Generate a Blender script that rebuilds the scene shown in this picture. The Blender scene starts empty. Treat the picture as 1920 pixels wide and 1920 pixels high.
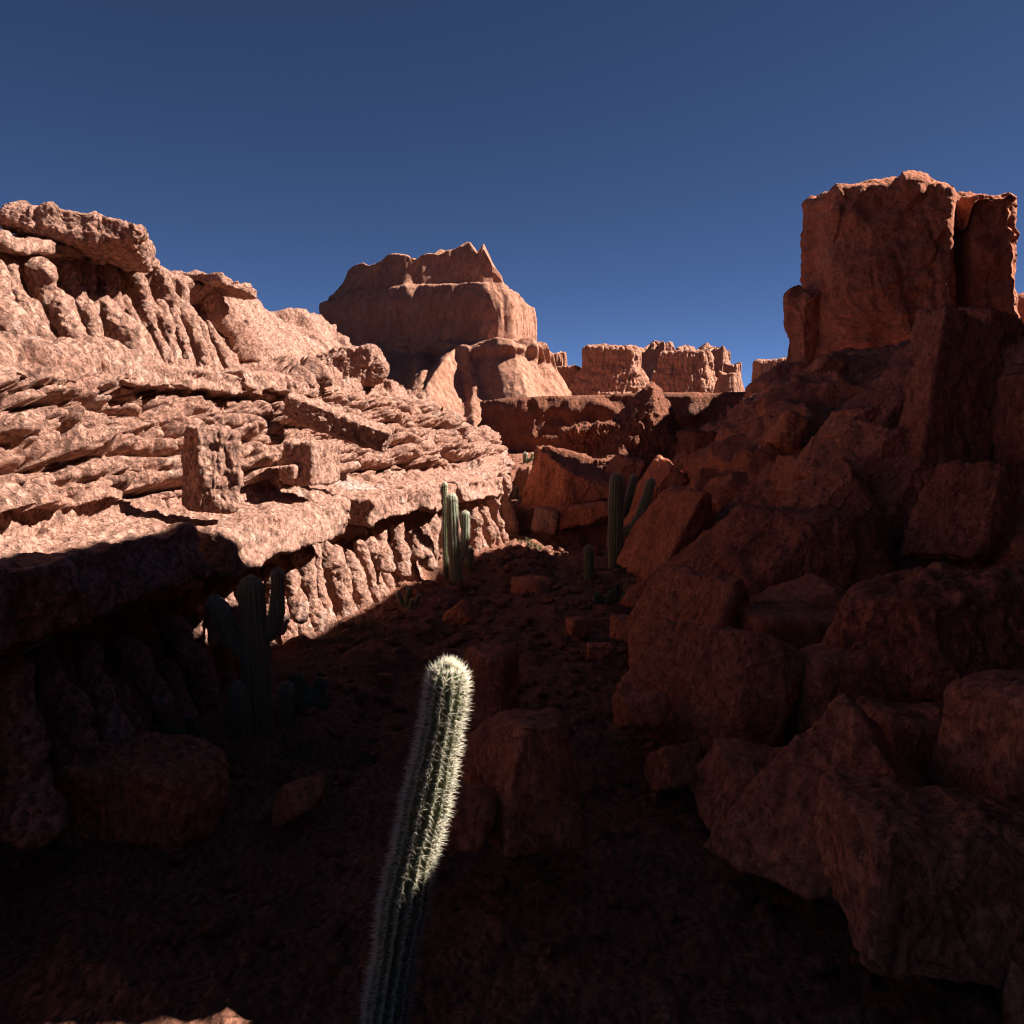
import bpy, math, random
import numpy as np

random.seed(7)
RNG = np.random.default_rng(11)
COL = bpy.context.scene.collection
EYE = 4.0
F = 1663.0                      # focal length in pixels of the 1920 px photograph
PITCH = math.atan(140 / F)      # horizon sits 140 px above the middle
CP, SP = math.cos(PITCH), math.sin(PITCH)
SUN_EL, SUN_AZ = math.radians(43), math.radians(5)     # azimuth from +X towards +Y
TAN = math.tan(SUN_EL)


def P(px, py, d):
    """world point seen at photo pixel (px, py) at forward distance d"""
    u, v = (px - 960) / F, (960 - py) / F
    x, y, z = u, CP + v * SP, -SP + v * CP
    k = d / y
    return np.array([x * k, d, EYE + z * k])


# ------------------------------------------------------------------ noise
_T = np.random.default_rng(5)
_G = _T.normal(size=(256, 3)); _G /= np.linalg.norm(_G, axis=1)[:, None]
_R = _T.random((256, 4))


def _hash(ix, iy, iz, seed):
    h = (ix.astype(np.int64) * 374761393 + iy.astype(np.int64) * 668265263 + iz.astype(np.int64) * 2147483647 + seed * 1274126177)
    h = h & 0xffffffff
    h = ((h ^ (h >> 13)) * 1274126177) & 0xffffffff
    h = ((h ^ (h >> 16)) * 2246822519) & 0xffffffff
    return ((h ^ (h >> 15)) & 255).astype(np.int64)


def perlin(p, seed=0):
    i = np.floor(p).astype(np.int64); f = p - i
    w = f * f * f * (f * (f * 6 - 15) + 10)
    out = np.zeros(len(p))
    for dx in (0, 1):
        wx = w[:, 0] if dx else 1 - w[:, 0]
        for dy in (0, 1):
            wy = w[:, 1] if dy else 1 - w[:, 1]
            for dz in (0, 1):
                wz = w[:, 2] if dz else 1 - w[:, 2]
                g = _G[_hash(i[:, 0] + dx, i[:, 1] + dy, i[:, 2] + dz, seed)]
                out += wx * wy * wz * (g[:, 0] * (f[:, 0] - dx) + g[:, 1] * (f[:, 1] - dy) + g[:, 2] * (f[:, 2] - dz))
    return out * 1.5


def fbm(p, octv=4, seed=0, gain=.5):
    a, s, o = 1., 0., np.zeros(len(p))
    for k in range(octv):
        o += a * perlin(p * 2.03 ** k + 17.3 * k, seed + k); s += a; a *= gain
    return o / s * 1.4


def ridged(p, octv=4, seed=0):
    a, s, o = 1., 0., np.zeros(len(p))
    for k in range(octv):
        o += a * (1 - 2 * np.abs(perlin(p * 2.1 ** k + 9.1 * k, seed + k))); s += a; a *= .5
    return o / s


def voronoi(p, seed=0):
    i = np.floor(p).astype(np.int64)
    F1 = np.full(len(p), 9.); F2 = np.full(len(p), 9.); idv = np.zeros(len(p)); id2 = np.zeros(len(p))
    for dx in (-1, 0, 1):
        for dy in (-1, 0, 1):
            for dz in (-1, 0, 1):
                c = i + np.array([dx, dy, dz])
                h = _hash(c[:, 0], c[:, 1], c[:, 2], seed)
                r = _R[h]
                q = c + .1 + .8 * r[:, :3] - p
                d = np.sqrt((q * q).sum(1))
                near = d < F1
                F2 = np.where(near, F1, np.minimum(F2, d))
                idv = np.where(near, r[:, 3], idv); id2 = np.where(near, r[:, 0], id2)
                F1 = np.where(near, d, F1)
    return F1, F2, idv, id2


def broken(p, seed=0, tilt=1.):
    """each cell of space carries its own tilted plane: broken, angular relief. returns value about -.7...7, edge distance"""
    i = np.floor(p).astype(np.int64)
    F1 = np.full(len(p), 9.); F2 = np.full(len(p), 9.); val = np.zeros(len(p))
    for dx in (-1, 0, 1):
        for dy in (-1, 0, 1):
            for dz in (-1, 0, 1):
                c = i + np.array([dx, dy, dz])
                h = _hash(c[:, 0], c[:, 1], c[:, 2], seed)
                r = _R[h]
                q = p - (c + .1 + .8 * r[:, :3])
                d = np.sqrt((q * q).sum(1))
                v = (r[:, 3] - .5) + tilt * (q * _G[h]).sum(1)
                near = d < F1
                F2 = np.where(near, F1, np.minimum(F2, d)); val = np.where(near, v, val); F1 = np.where(near, d, F1)
    return val, F2 - F1


def bricks(S, Z, seed):
    """rows of rounded blocks of uneven length. returns bulge 0..1 and a random value per block"""
    row = np.floor(Z).astype(np.int64); fz = Z - row
    ss = S + _R[_hash(row, row * 0, row * 0 + 1, seed), 2] * 9
    i0 = np.floor(ss).astype(np.int64)
    d1 = np.full(len(S), 9.); d2 = np.full(len(S), 9.); rid = np.zeros(len(S))
    for k in (-1, 0, 1, 2):
        i = i0 + k; h = _R[_hash(i, row, i * 0 + 5, seed)]
        q = np.abs(i + .5 + .7 * (h[:, 0] - .5) - ss)
        near = q < d1
        d2 = np.where(near, d1, np.minimum(d2, q)); rid = np.where(near, h[:, 3], rid); d1 = np.where(near, q, d1)
    b = np.clip((d2 - d1) / (d2 + d1) * 1.5, 0, 1)
    hs = 1 - (1 - b) ** 4
    hz = np.clip(1 - np.abs(2 * fz - .9) ** 3.2, 0, 1) ** .6
    return hs * hz, rid


def sstep(a, b, x):
    t = np.clip((x - a) / (b - a), 0, 1)
    return t * t * (3 - 2 * t)


def rnd1(i, seed):
    return _R[_hash(i, i * 0 + 3, i * 0 + 7, seed), 0]


def facet(a, b, seed):
    """piecewise planar noise on a lattice: crisp triangular facets, -1..1"""
    i = np.floor(a).astype(np.int64); j = np.floor(b).astype(np.int64); f = a - i; g = b - j
    h = lambda di, dj: _R[_hash(i + di, j + dj, i * 0 + 2, seed), 1] * 2 - 1
    h00, h10, h01, h11 = h(0, 0), h(1, 0), h(0, 1), h(1, 1)
    lo = h00 + f * (h10 - h00) + g * (h11 - h10); hi = h00 + g * (h01 - h00) + f * (h11 - h01)
    return np.where(f > g, lo, hi)


# ------------------------------------------------------------------ mesh helpers
def mesh_obj(name, V, faces, mat, parent=None, base=None, smooth=True):
    """faces: (n,4) or (n,3) int array, or a list of such arrays; base: object origin (world)"""
    if isinstance(faces, np.ndarray): faces = [faces]
    V = np.asarray(V, dtype=np.float64)
    if base is None: base = np.zeros(3)
    pbase = np.array(parent['_b']) if parent is not None and '_b' in parent.keys() else np.zeros(3)
    me = bpy.data.meshes.new(name)
    me.vertices.add(len(V)); me.vertices.foreach_set('co', (V - base).astype(np.float32).ravel())
    nl = sum(f.size for f in faces); nf = sum(len(f) for f in faces)
    me.loops.add(nl); me.polygons.add(nf)
    me.loops.foreach_set('vertex_index', np.concatenate([f.ravel() for f in faces]).astype(np.int32))
    st, k = [], 0
    for f in faces:
        st.append(k + np.arange(len(f)) * f.shape[1]); k += f.size
    me.polygons.foreach_set('loop_start', np.concatenate(st).astype(np.int32))
    if smooth: me.polygons.foreach_set('use_smooth', np.ones(nf, dtype=bool))
    me.update(calc_edges=True); me.validate()
    me.materials.append(mat)
    o = bpy.data.objects.new(name, me); COL.objects.link(o)
    o.location = base - (pbase if parent is not None else 0)
    o['_b'] = [float(v) for v in base]
    if parent is not None: o.parent = parent
    return o


def tag(o, label=None, cat=None, group=None, kind=None):
    if label: o['label'] = label
    if cat: o['category'] = cat
    if group: o['group'] = group
    if kind: o['kind'] = kind
    return o


def thing(name, label, cat, base, group=None):
    o = bpy.data.objects.new(name, None); COL.objects.link(o); o.empty_display_size = .3
    o.location = base; o['_b'] = [float(v) for v in base]
    return tag(o, label, cat, group)


def grid_faces(nu, nv, wrap=False):
    a = np.arange(nu * nv).reshape(nu, nv)
    if wrap:
        a = np.vstack([a, a[:1]])
    return np.stack([a[:-1, :-1], a[1:, :-1], a[1:, 1:], a[:-1, 1:]], -1).reshape(-1, 4)


def grid_normals(V, nu, nv, wrap=False):
    G = V.reshape(nu, nv, 3)
    du = (np.roll(G, -1, 0) - np.roll(G, 1, 0)) if wrap else np.gradient(G, axis=0)
    dv = np.gradient(G, axis=1)
    n = np.cross(du, dv); n /= np.linalg.norm(n, axis=2)[:, :, None] + 1e-12
    return n.reshape(-1, 3)


_ICO = {}
def ico(sub):
    if sub not in _ICO:
        import bmesh
        bm = bmesh.new(); bmesh.ops.create_icosphere(bm, subdivisions=sub, radius=1)
        v = np.array([q.co[:] for q in bm.verts]); f = np.array([[q.index for q in g.verts] for g in bm.faces])
        bm.free(); _ICO[sub] = (v / np.linalg.norm(v, axis=1)[:, None], f)
    return _ICO[sub]


def tri_normals(V, Fc):
    n = np.cross(V[Fc[:, 1]] - V[Fc[:, 0]], V[Fc[:, 2]] - V[Fc[:, 0]])
    N = np.zeros_like(V)
    for k in range(3): np.add.at(N, Fc[:, k], n)
    return N / (np.linalg.norm(N, axis=1)[:, None] + 1e-12)


def eul(rx, ry, rz):
    rx, ry, rz = (math.radians(a) for a in (rx, ry, rz))
    X = np.array([[1, 0, 0], [0, math.cos(rx), -math.sin(rx)], [0, math.sin(rx), math.cos(rx)]])
    Y = np.array([[math.cos(ry), 0, math.sin(ry)], [0, 1, 0], [-math.sin(ry), 0, math.cos(ry)]])
    Z = np.array([[math.cos(rz), -math.sin(rz), 0], [math.sin(rz), math.cos(rz), 0], [0, 0, 1]])
    return Z @ Y @ X


# ------------------------------------------------------------------ materials
def nd(nt, t, loc=None, **kw):
    n = nt.nodes.new(t)
    for k, v in kw.items():
        if k in n.inputs.keys(): n.inputs[k].default_value = v
        else: setattr(n, k, v)
    return n


def rock_mat(name, base, dark, pale, bump=.6, grain=1., strata=0., pale_amt=.5, streak=0., vein=.5, pits=.6):
    m = bpy.data.materials.new(name); m.use_nodes = True
    nt = m.node_tree; L = nt.links
    bs = nt.nodes['Principled BSDF']
    bs.inputs['Roughness'].default_value = .92; bs.inputs['Specular IOR Level'].default_value = .15
    tc = nd(nt, 'ShaderNodeTexCoord')
    mp = nd(nt, 'ShaderNodeMapping'); L.new(tc.outputs['Object'], mp.inputs['Vector'])
    mp.inputs['Scale'].default_value = (1, 1, 1 - .45 * streak if streak else 1)
    def noise(scale, detail=6, rough=.6, dist=0., vec=None):
        n = nd(nt, 'ShaderNodeTexNoise', Scale=scale, Detail=detail, Roughness=rough, Distortion=dist)
        L.new((vec or mp).outputs['Vector'], n.inputs['Vector']); return n
    def ramp(src, a, b, out='Fac'):
        r = nd(nt, 'ShaderNodeMapRange'); r.inputs['From Min'].default_value = a; r.inputs['From Max'].default_value = b
        L.new(src.outputs[out], r.inputs['Value']); return r
    def mix(fac, c1, c2):
        x = nd(nt, 'ShaderNodeMix', data_type='RGBA')
        L.new(fac, x.inputs[0])
        for k, c in ((6, c1), (7, c2)):
            if isinstance(c, tuple): x.inputs[k].default_value = (*c, 1)
            else: L.new(c, x.inputs[k])
        return x.outputs[2]
    n1 = noise(.9, 5, .6, .4); n2 = noise(7 * grain, 8, .7); n3 = noise(28 * grain, 6, .75); n4 = noise(.55, 4, .55, .8)
    c = mix(ramp(n1, .38, .66).outputs[0], base, dark)
    c = mix(ramp(n2, .46, .74).outputs[0], c, tuple(.72 * b for b in base))
    pr = ramp(n4, .60, .74)
    pm = nd(nt, 'ShaderNodeMath', operation='MULTIPLY'); L.new(pr.outputs[0], pm.inputs[0]); pm.inputs[1].default_value = pale_amt
    c = mix(pm.outputs[0], c, pale)
    if strata:
        mps = nd(nt, 'ShaderNodeMapping'); L.new(tc.outputs['Object'], mps.inputs['Vector']); mps.inputs['Scale'].default_value = (.12, .12, 3.2)
        ns = noise(1.6, 5, .6, .2, mps)
        sm = nd(nt, 'ShaderNodeMath', operation='MULTIPLY'); L.new(ramp(ns, .45, .7).outputs[0], sm.inputs[0]); sm.inputs[1].default_value = strata
        c = mix(sm.outputs[0], c, tuple(.62 * b for b in base))
    # grit: light and dark grains
    c = mix(ramp(n3, .56, .70).outputs[0], c, tuple(min(1, 1.22 * b) for b in base))
    # thin dark wrinkles
    mv = nd(nt, 'ShaderNodeMapping'); L.new(tc.outputs['Object'], mv.inputs['Vector']); mv.inputs['Scale'].default_value = (1.5, 1.5, .8); mv.inputs['Rotation'].default_value = (.5, .35, .4)
    nv = noise(3.2 * grain, 5, .62, 1.6, mv)
    ab = nd(nt, 'ShaderNodeMath', operation='SUBTRACT'); L.new(nv.outputs['Fac'], ab.inputs[0]); ab.inputs[1].default_value = .5
    ab2 = nd(nt, 'ShaderNodeMath', operation='ABSOLUTE'); L.new(ab.outputs[0], ab2.inputs[0])
    vr = ramp(ab2, .034, .0, 0)
    vm = nd(nt, 'ShaderNodeMath', operation='MULTIPLY'); L.new(vr.outputs[0], vm.inputs[0]); vm.inputs[1].default_value = vein
    c = mix(vm.outputs[0], c, tuple(.35 * b for b in base))
    # weathering pits with their tiny shadows painted into the colour
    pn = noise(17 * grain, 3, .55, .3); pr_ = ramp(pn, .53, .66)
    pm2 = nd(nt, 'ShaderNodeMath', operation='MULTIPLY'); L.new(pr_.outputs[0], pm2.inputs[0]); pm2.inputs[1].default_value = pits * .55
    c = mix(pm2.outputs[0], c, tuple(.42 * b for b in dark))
    L.new(c, bs.inputs['Base Color'])
    # bump: flaky chips + pits + grain
    vo = nd(nt, 'ShaderNodeTexVoronoi', Scale=9 * grain, feature='F1')
    wv = nd(nt, 'ShaderNodeVectorMath', operation='MULTIPLY_ADD')
    L.new(n2.outputs['Color'], wv.inputs[0]); wv.inputs[1].default_value = (.25, .25, .25); L.new(mp.outputs['Vector'], wv.inputs[2])
    L.new(wv.outputs['Vector'], vo.inputs['Vector'])
    rg = noise(4.5 * grain, 9, .72, .15)
    h1 = nd(nt, 'ShaderNodeMath', operation='MULTIPLY_ADD'); L.new(vo.outputs['Distance'], h1.inputs[0]); h1.inputs[1].default_value = .6
    h0 = nd(nt, 'ShaderNodeMath', operation='MULTIPLY_ADD'); L.new(vr.outputs[0], h0.inputs[0]); h0.inputs[1].default_value = -.12 * vein; L.new(rg.outputs['Fac'], h0.inputs[2])
    h00 = nd(nt, 'ShaderNodeMath', operation='MULTIPLY_ADD'); L.new(pr_.outputs[0], h00.inputs[0]); h00.inputs[1].default_value = -.30 * pits; L.new(h0.outputs[0], h00.inputs[2])
    L.new(h00.outputs[0], h1.inputs[2])
    b1 = nd(nt, 'ShaderNodeBump', Strength=bump, Distance=.11 / grain); L.new(h1.outputs[0], b1.inputs['Height'])
    b2 = nd(nt, 'ShaderNodeBump', Strength=bump * .8, Distance=.022 / grain); L.new(n3.outputs['Fac'], b2.inputs['Height'])
    L.new(b1.outputs['Normal'], b2.inputs['Normal']); L.new(b2.outputs['Normal'], bs.inputs['Normal'])
    return m


M = {}
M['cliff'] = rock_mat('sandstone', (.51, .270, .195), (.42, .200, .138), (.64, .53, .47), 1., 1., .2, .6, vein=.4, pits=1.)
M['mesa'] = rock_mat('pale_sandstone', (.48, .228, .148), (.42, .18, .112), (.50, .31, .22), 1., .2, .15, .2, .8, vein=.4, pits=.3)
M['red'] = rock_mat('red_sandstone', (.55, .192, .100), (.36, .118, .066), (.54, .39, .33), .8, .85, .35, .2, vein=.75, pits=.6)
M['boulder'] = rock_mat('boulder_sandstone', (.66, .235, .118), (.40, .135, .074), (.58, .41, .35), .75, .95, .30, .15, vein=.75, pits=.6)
M['dark'] = rock_mat('shade_red_sandstone', (.28, .100, .056), (.19, .068, .040), (.34, .20, .15), .85, .85, .35, .4, vein=.75, pits=.5)  # darkened copy of the red sandstone: shade put into the colour
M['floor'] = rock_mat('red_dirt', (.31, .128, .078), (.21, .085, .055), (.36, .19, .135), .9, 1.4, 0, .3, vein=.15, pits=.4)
M['plain'] = rock_mat('low_bounce_plain', (.060, .036, .024), (.045, .03, .02), (.09, .06, .04), .6, .3, 0, .3, vein=.1)  # unseen far ground, coloured dark to cut bounce light on the mesa


def plain(name, col, rough=.7, var=None, scale=20, spec=.3, trans=0.):
    m = bpy.data.materials.new(name); m.use_nodes = True
    nt = m.node_tree; bs = nt.nodes['Principled BSDF']
    bs.inputs['Roughness'].default_value = rough; bs.inputs['Specular IOR Level'].default_value = spec
    tc = nd(nt, 'ShaderNodeTexCoord'); n = nd(nt, 'ShaderNodeTexNoise', Scale=scale, Detail=5)
    nt.links.new(tc.outputs['Object'], n.inputs['Vector'])
    x = nd(nt, 'ShaderNodeMix', data_type='RGBA'); x.inputs[6].default_value = (*col, 1)
    x.inputs[7].default_value = (*(var or tuple(.6 * c for c in col)), 1)
    nt.links.new(n.outputs['Fac'], x.inputs[0]); nt.links.new(x.outputs[2], bs.inputs['Base Color'])
    return m


M['cactus'] = plain('cactus_skin', (.105, .115, .045), .6, (.070, .078, .034), 9)
M['pale_cactus'] = plain('pale_cactus_skin', (.19, .205, .125), .65, (.13, .14, .08), 9)
M['brown_cactus'] = plain('brown_cactus_skin', (.165, .150, .090), .65, (.12, .105, .06), 9)
M['pear'] = plain('prickly_pear_skin', (.070, .115, .070), .55, (.05, .08, .05), 14)
M['spine'] = plain('spines', (.52, .47, .36), .6, (.40, .34, .24), 30)
M['grass'] = plain('dry_grass', (.16, .13, .055), .8, (.10, .09, .04), 3)


# ------------------------------------------------------------------ ground
def gz(x, y):
    x = np.atleast_1d(np.asarray(x, float)); y = np.atleast_1d(np.asarray(y, float))
    p = np.stack([x, y, 0 * x], -1)
    n = fbm(p * .35, 3, 3)
    w = fbm(p * .8, 3, 9) * .7
    z = .16 * n
    yy = y + w + .25 * x * (x > 0)
    inner = 1 - sstep(46, 56, y)
    z = z + 1.35 * sstep(32.3, 33.0, yy) * inner + .15 * sstep(33, 37, yy) * inner + 1.2 * sstep(38.4, 39.3, yy) * inner + .3 * sstep(40, 46, yy) * inner
    # low bank right of the pale cactus
    z = z + .34 * sstep(24.2, 24.6, y + .35 * w) * (1 - sstep(.3, 1.4, x + .5 * w)) * (1 - sstep(32, 33, yy))
    # higher strip of dirt along the cliff foot
    edge = -1.55 - .10 * (18.5 - y)
    z = z + .30 * (1 - sstep(edge - .35, edge + .35, x + .5 * w)) * sstep(9, 13, y) * (1 - sstep(22, 24, y))
    return z


def build_ground():
    def axis(lo, hi, step, far, n):
        core = np.arange(lo, hi, step)
        g = np.geomspace(step * 2, far, n)
        return np.concatenate([lo - g[::-1], core, hi + g])
    xs = axis(-7, 8, .045, 2500, 60); ys = axis(3.5, 44, .06, 2500, 60)
    X, Y = np.meshgrid(xs, ys, indexing='ij'); x, y = X.ravel(), Y.ravel()
    z = gz(x, y)
    r = np.maximum(0, np.hypot(x, y - 20) - 60)
    p = np.stack([x, y, 0 * x], -1)
    near = np.exp(-r / 40)
    rip = fbm(np.stack([x * 1.1, y * 2.6, 0 * x], -1), 5, 21)
    lump = np.maximum(0, fbm(p * 1.7, 4, 33)) * .22
    clod = np.maximum(0, perlin(p * 6, 44)) * .07 + np.maximum(0, perlin(p * 13, 45)) * .03
    z = z + near * (.10 * rip + lump + clod * (.4 + np.clip(fbm(p * .6, 2, 50) + .5, 0, 1)))
    V = np.stack([x, y, z], -1)
    o = mesh_obj('ground', V, grid_faces(len(xs), len(ys)), M['floor'])
    o.data.flip_normals()
    o.data.materials.append(M['plain'])
    n = len(o.data.polygons); cen = np.zeros(n * 3); o.data.polygons.foreach_get('center', cen); cen = cen.reshape(-1, 3)
    o.data.polygons.foreach_set('material_index', ((cen[:, 1] > 50) | (cen[:, 0] < -14) | (cen[:, 0] > 30)).astype(np.int32))
    tag(o, kind='structure')


# ------------------------------------------------------------------ the sunlit cliff on the left
CTRL = np.array([(-3.9, 1), (-4.3, 8), (-4.35, 11.5), (-3.95, 15), (-3.55, 17.5), (-2.95, 20.5), (-2.25, 24), (-1.0, 28), (0.05, 31.4),
                 (-.55, 34), (-.6, 37), (.1, 40), (-1, 43.5), (-6, 46)], float)


def catmull(C, u):
    n = len(C) - 1
    u = np.clip(u, 0, n - 1e-6); i = u.astype(int); f = (u - i)[:, None]
    g = lambda k: C[np.clip(k, 0, n)]
    p0, p1, p2, p3 = g(i - 1), g(i), g(i + 1), g(i + 2)
    return .5 * (2 * p1 + (p2 - p0) * f + (2 * p0 - 5 * p1 + 4 * p2 - p3) * f * f + (3 * p1 - p0 - 3 * p2 + p3) * f ** 3)


_u = np.linspace(0, len(CTRL) - 1, 4000); _pc = catmull(CTRL, _u)
_s = np.concatenate([[0], np.cumsum(np.linalg.norm(np.diff(_pc, axis=0), axis=1))])


def path_at(s):
    """plan point, outward normal, control index at arc length s"""
    x = np.interp(s, _s, _pc[:, 0]); y = np.interp(s, _s, _pc[:, 1])
    e = .6
    tx = np.interp(s + e, _s, _pc[:, 0]) - np.interp(s - e, _s, _pc[:, 0]); ty = np.interp(s + e, _s, _pc[:, 1]) - np.interp(s - e, _s, _pc[:, 1])
    l = np.hypot(tx, ty) + 1e-9
    return x, y, ty / l, -tx / l, np.interp(s, _s, _u)


# profile keys: control index -> 14 (D, z) points
PROF = {
    0: [(.7, -.7), (.15, 0), (-.5, 2.0), (-.85, 2.15), (-.75, 2.45), (-.6, 2.62), (-1.5, 2.95), (-2.2, 4.75), (-2.15, 4.98), (-2.75, 5.1), (-3.6, 6.65), (-3.9, 6.85), (-8, 7.3), (-16, 6.5)],
    2.5: [(.7, -.7), (.15, 0), (-.5, 2.0), (-.85, 2.15), (-.75, 2.45), (-.6, 2.62), (-1.5, 2.95), (-2.2, 4.8), (-2.15, 5.05), (-2.75, 5.2), (-3.6, 6.9), (-3.9, 7.1), (-8, 7.6), (-16, 6.5)],
    4.6: [(.7, -.7), (.15, 0), (-.5, 2.0), (-.85, 2.15), (-.75, 2.45), (-.6, 2.62), (-1.6, 2.95), (-2.3, 4.95), (-2.25, 5.2), (-2.75, 5.35), (-3.4, 7.25), (-3.7, 7.45), (-6, 7.5), (-16, 6)],
    5.15: [(.7, -.7), (.15, 0), (-.5, 2.0), (-.85, 2.15), (-.75, 2.45), (-.6, 2.62), (-1.6, 2.95), (-2.3, 5.0), (-2.25, 5.25), (-2.75, 5.4), (-3.2, 5.9), (-3.6, 6.1), (-7, 6.3), (-16, 5)],
    5.5: [(.7, -.7), (.15, 0), (-.5, 2.0), (-.85, 2.15), (-.75, 2.45), (-.6, 2.62), (-1.6, 2.95), (-2.3, 5.0), (-2.35, 5.25), (-2.9, 5.4), (-3.4, 5.5), (-3.8, 5.6), (-7, 5.8), (-16, 5)],
    7: [(.7, -.7), (.15, 0), (-.5, 1.9), (-.85, 2.05), (-.75, 2.4), (-.6, 2.6), (-1.5, 2.95), (-2.4, 5.0), (-2.5, 5.2), (-3.0, 5.35), (-3.6, 5.5), (-4.0, 5.55), (-7, 5.6), (-16, 5)],
    8: [(.7, -.7), (.15, 0), (-.5, 1.8), (-.8, 1.95), (-.7, 2.3), (-.6, 2.5), (-1.4, 2.85), (-2.3, 4.3), (-2.4, 4.4), (-2.8, 4.6), (-3.4, 4.8), (-3.8, 4.9), (-7, 5.0), (-16, 4)],
    9: [(.7, -.2), (.15, .8), (-.2, 1.9), (-.3, 2.05), (-.35, 2.3), (-.4, 2.5), (-1.0, 2.8), (-1.7, 4.0), (-1.9, 4.1), (-2.4, 4.3), (-3.0, 4.4), (-3.6, 4.5), (-7, 4.6), (-16, 4)],
    10.5: [(.9, .4), (.25, 1.6), (-.1, 2.4), (-.15, 2.6), (-.2, 2.8), (-.3, 3.0), (-.5, 3.3), (-.9, 4.1), (-1.1, 4.25), (-1.6, 4.4), (-2.4, 4.5), (-3.2, 4.6), (-7, 4.8), (-16, 4)],
    13: [(.9, .4), (.25, 1.6), (-.1, 2.4), (-.15, 2.6), (-.2, 2.8), (-.3, 3.0), (-.5, 3.3), (-.9, 4.1), (-1.1, 4.25), (-1.6, 4.4), (-2.4, 4.5), (-3.2, 4.6), (-7, 4.8), (-16, 4)],
}
_pk = np.array(sorted(PROF)); _pv = np.array([PROF[k] for k in sorted(PROF)])        # (K,14,2)


def columns(s, v, w, seed, warp, top0=None):
    """rounded vertical columns along s; v = 0 (foot) .. 1 (top). returns height 0..1"""
    c = s / w + warp
    i0 = np.floor(c).astype(np.int64)
    d1 = np.full(len(s), 9.); d2 = np.full(len(s), 9.); idx = i0.copy()
    for k in (-1, 0, 1, 2):
        i = i0 + k
        q = np.abs(i + .5 + .62 * (rnd1(i, seed) - .5) - c)
        nearer = q < d1
        d2 = np.where(nearer, d1, np.minimum(d2, q)); idx = np.where(nearer, i, idx); d1 = np.where(nearer, q, d1)
    b = np.clip((d2 - d1) / (d2 + d1) * 1.25, 0, 1)
    b = np.clip((b - .20) / .72, 0, 1)
    h = np.clip(1 - (1 - b) ** 2.6, 0, 1) ** .55
    return h, idx, b


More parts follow.
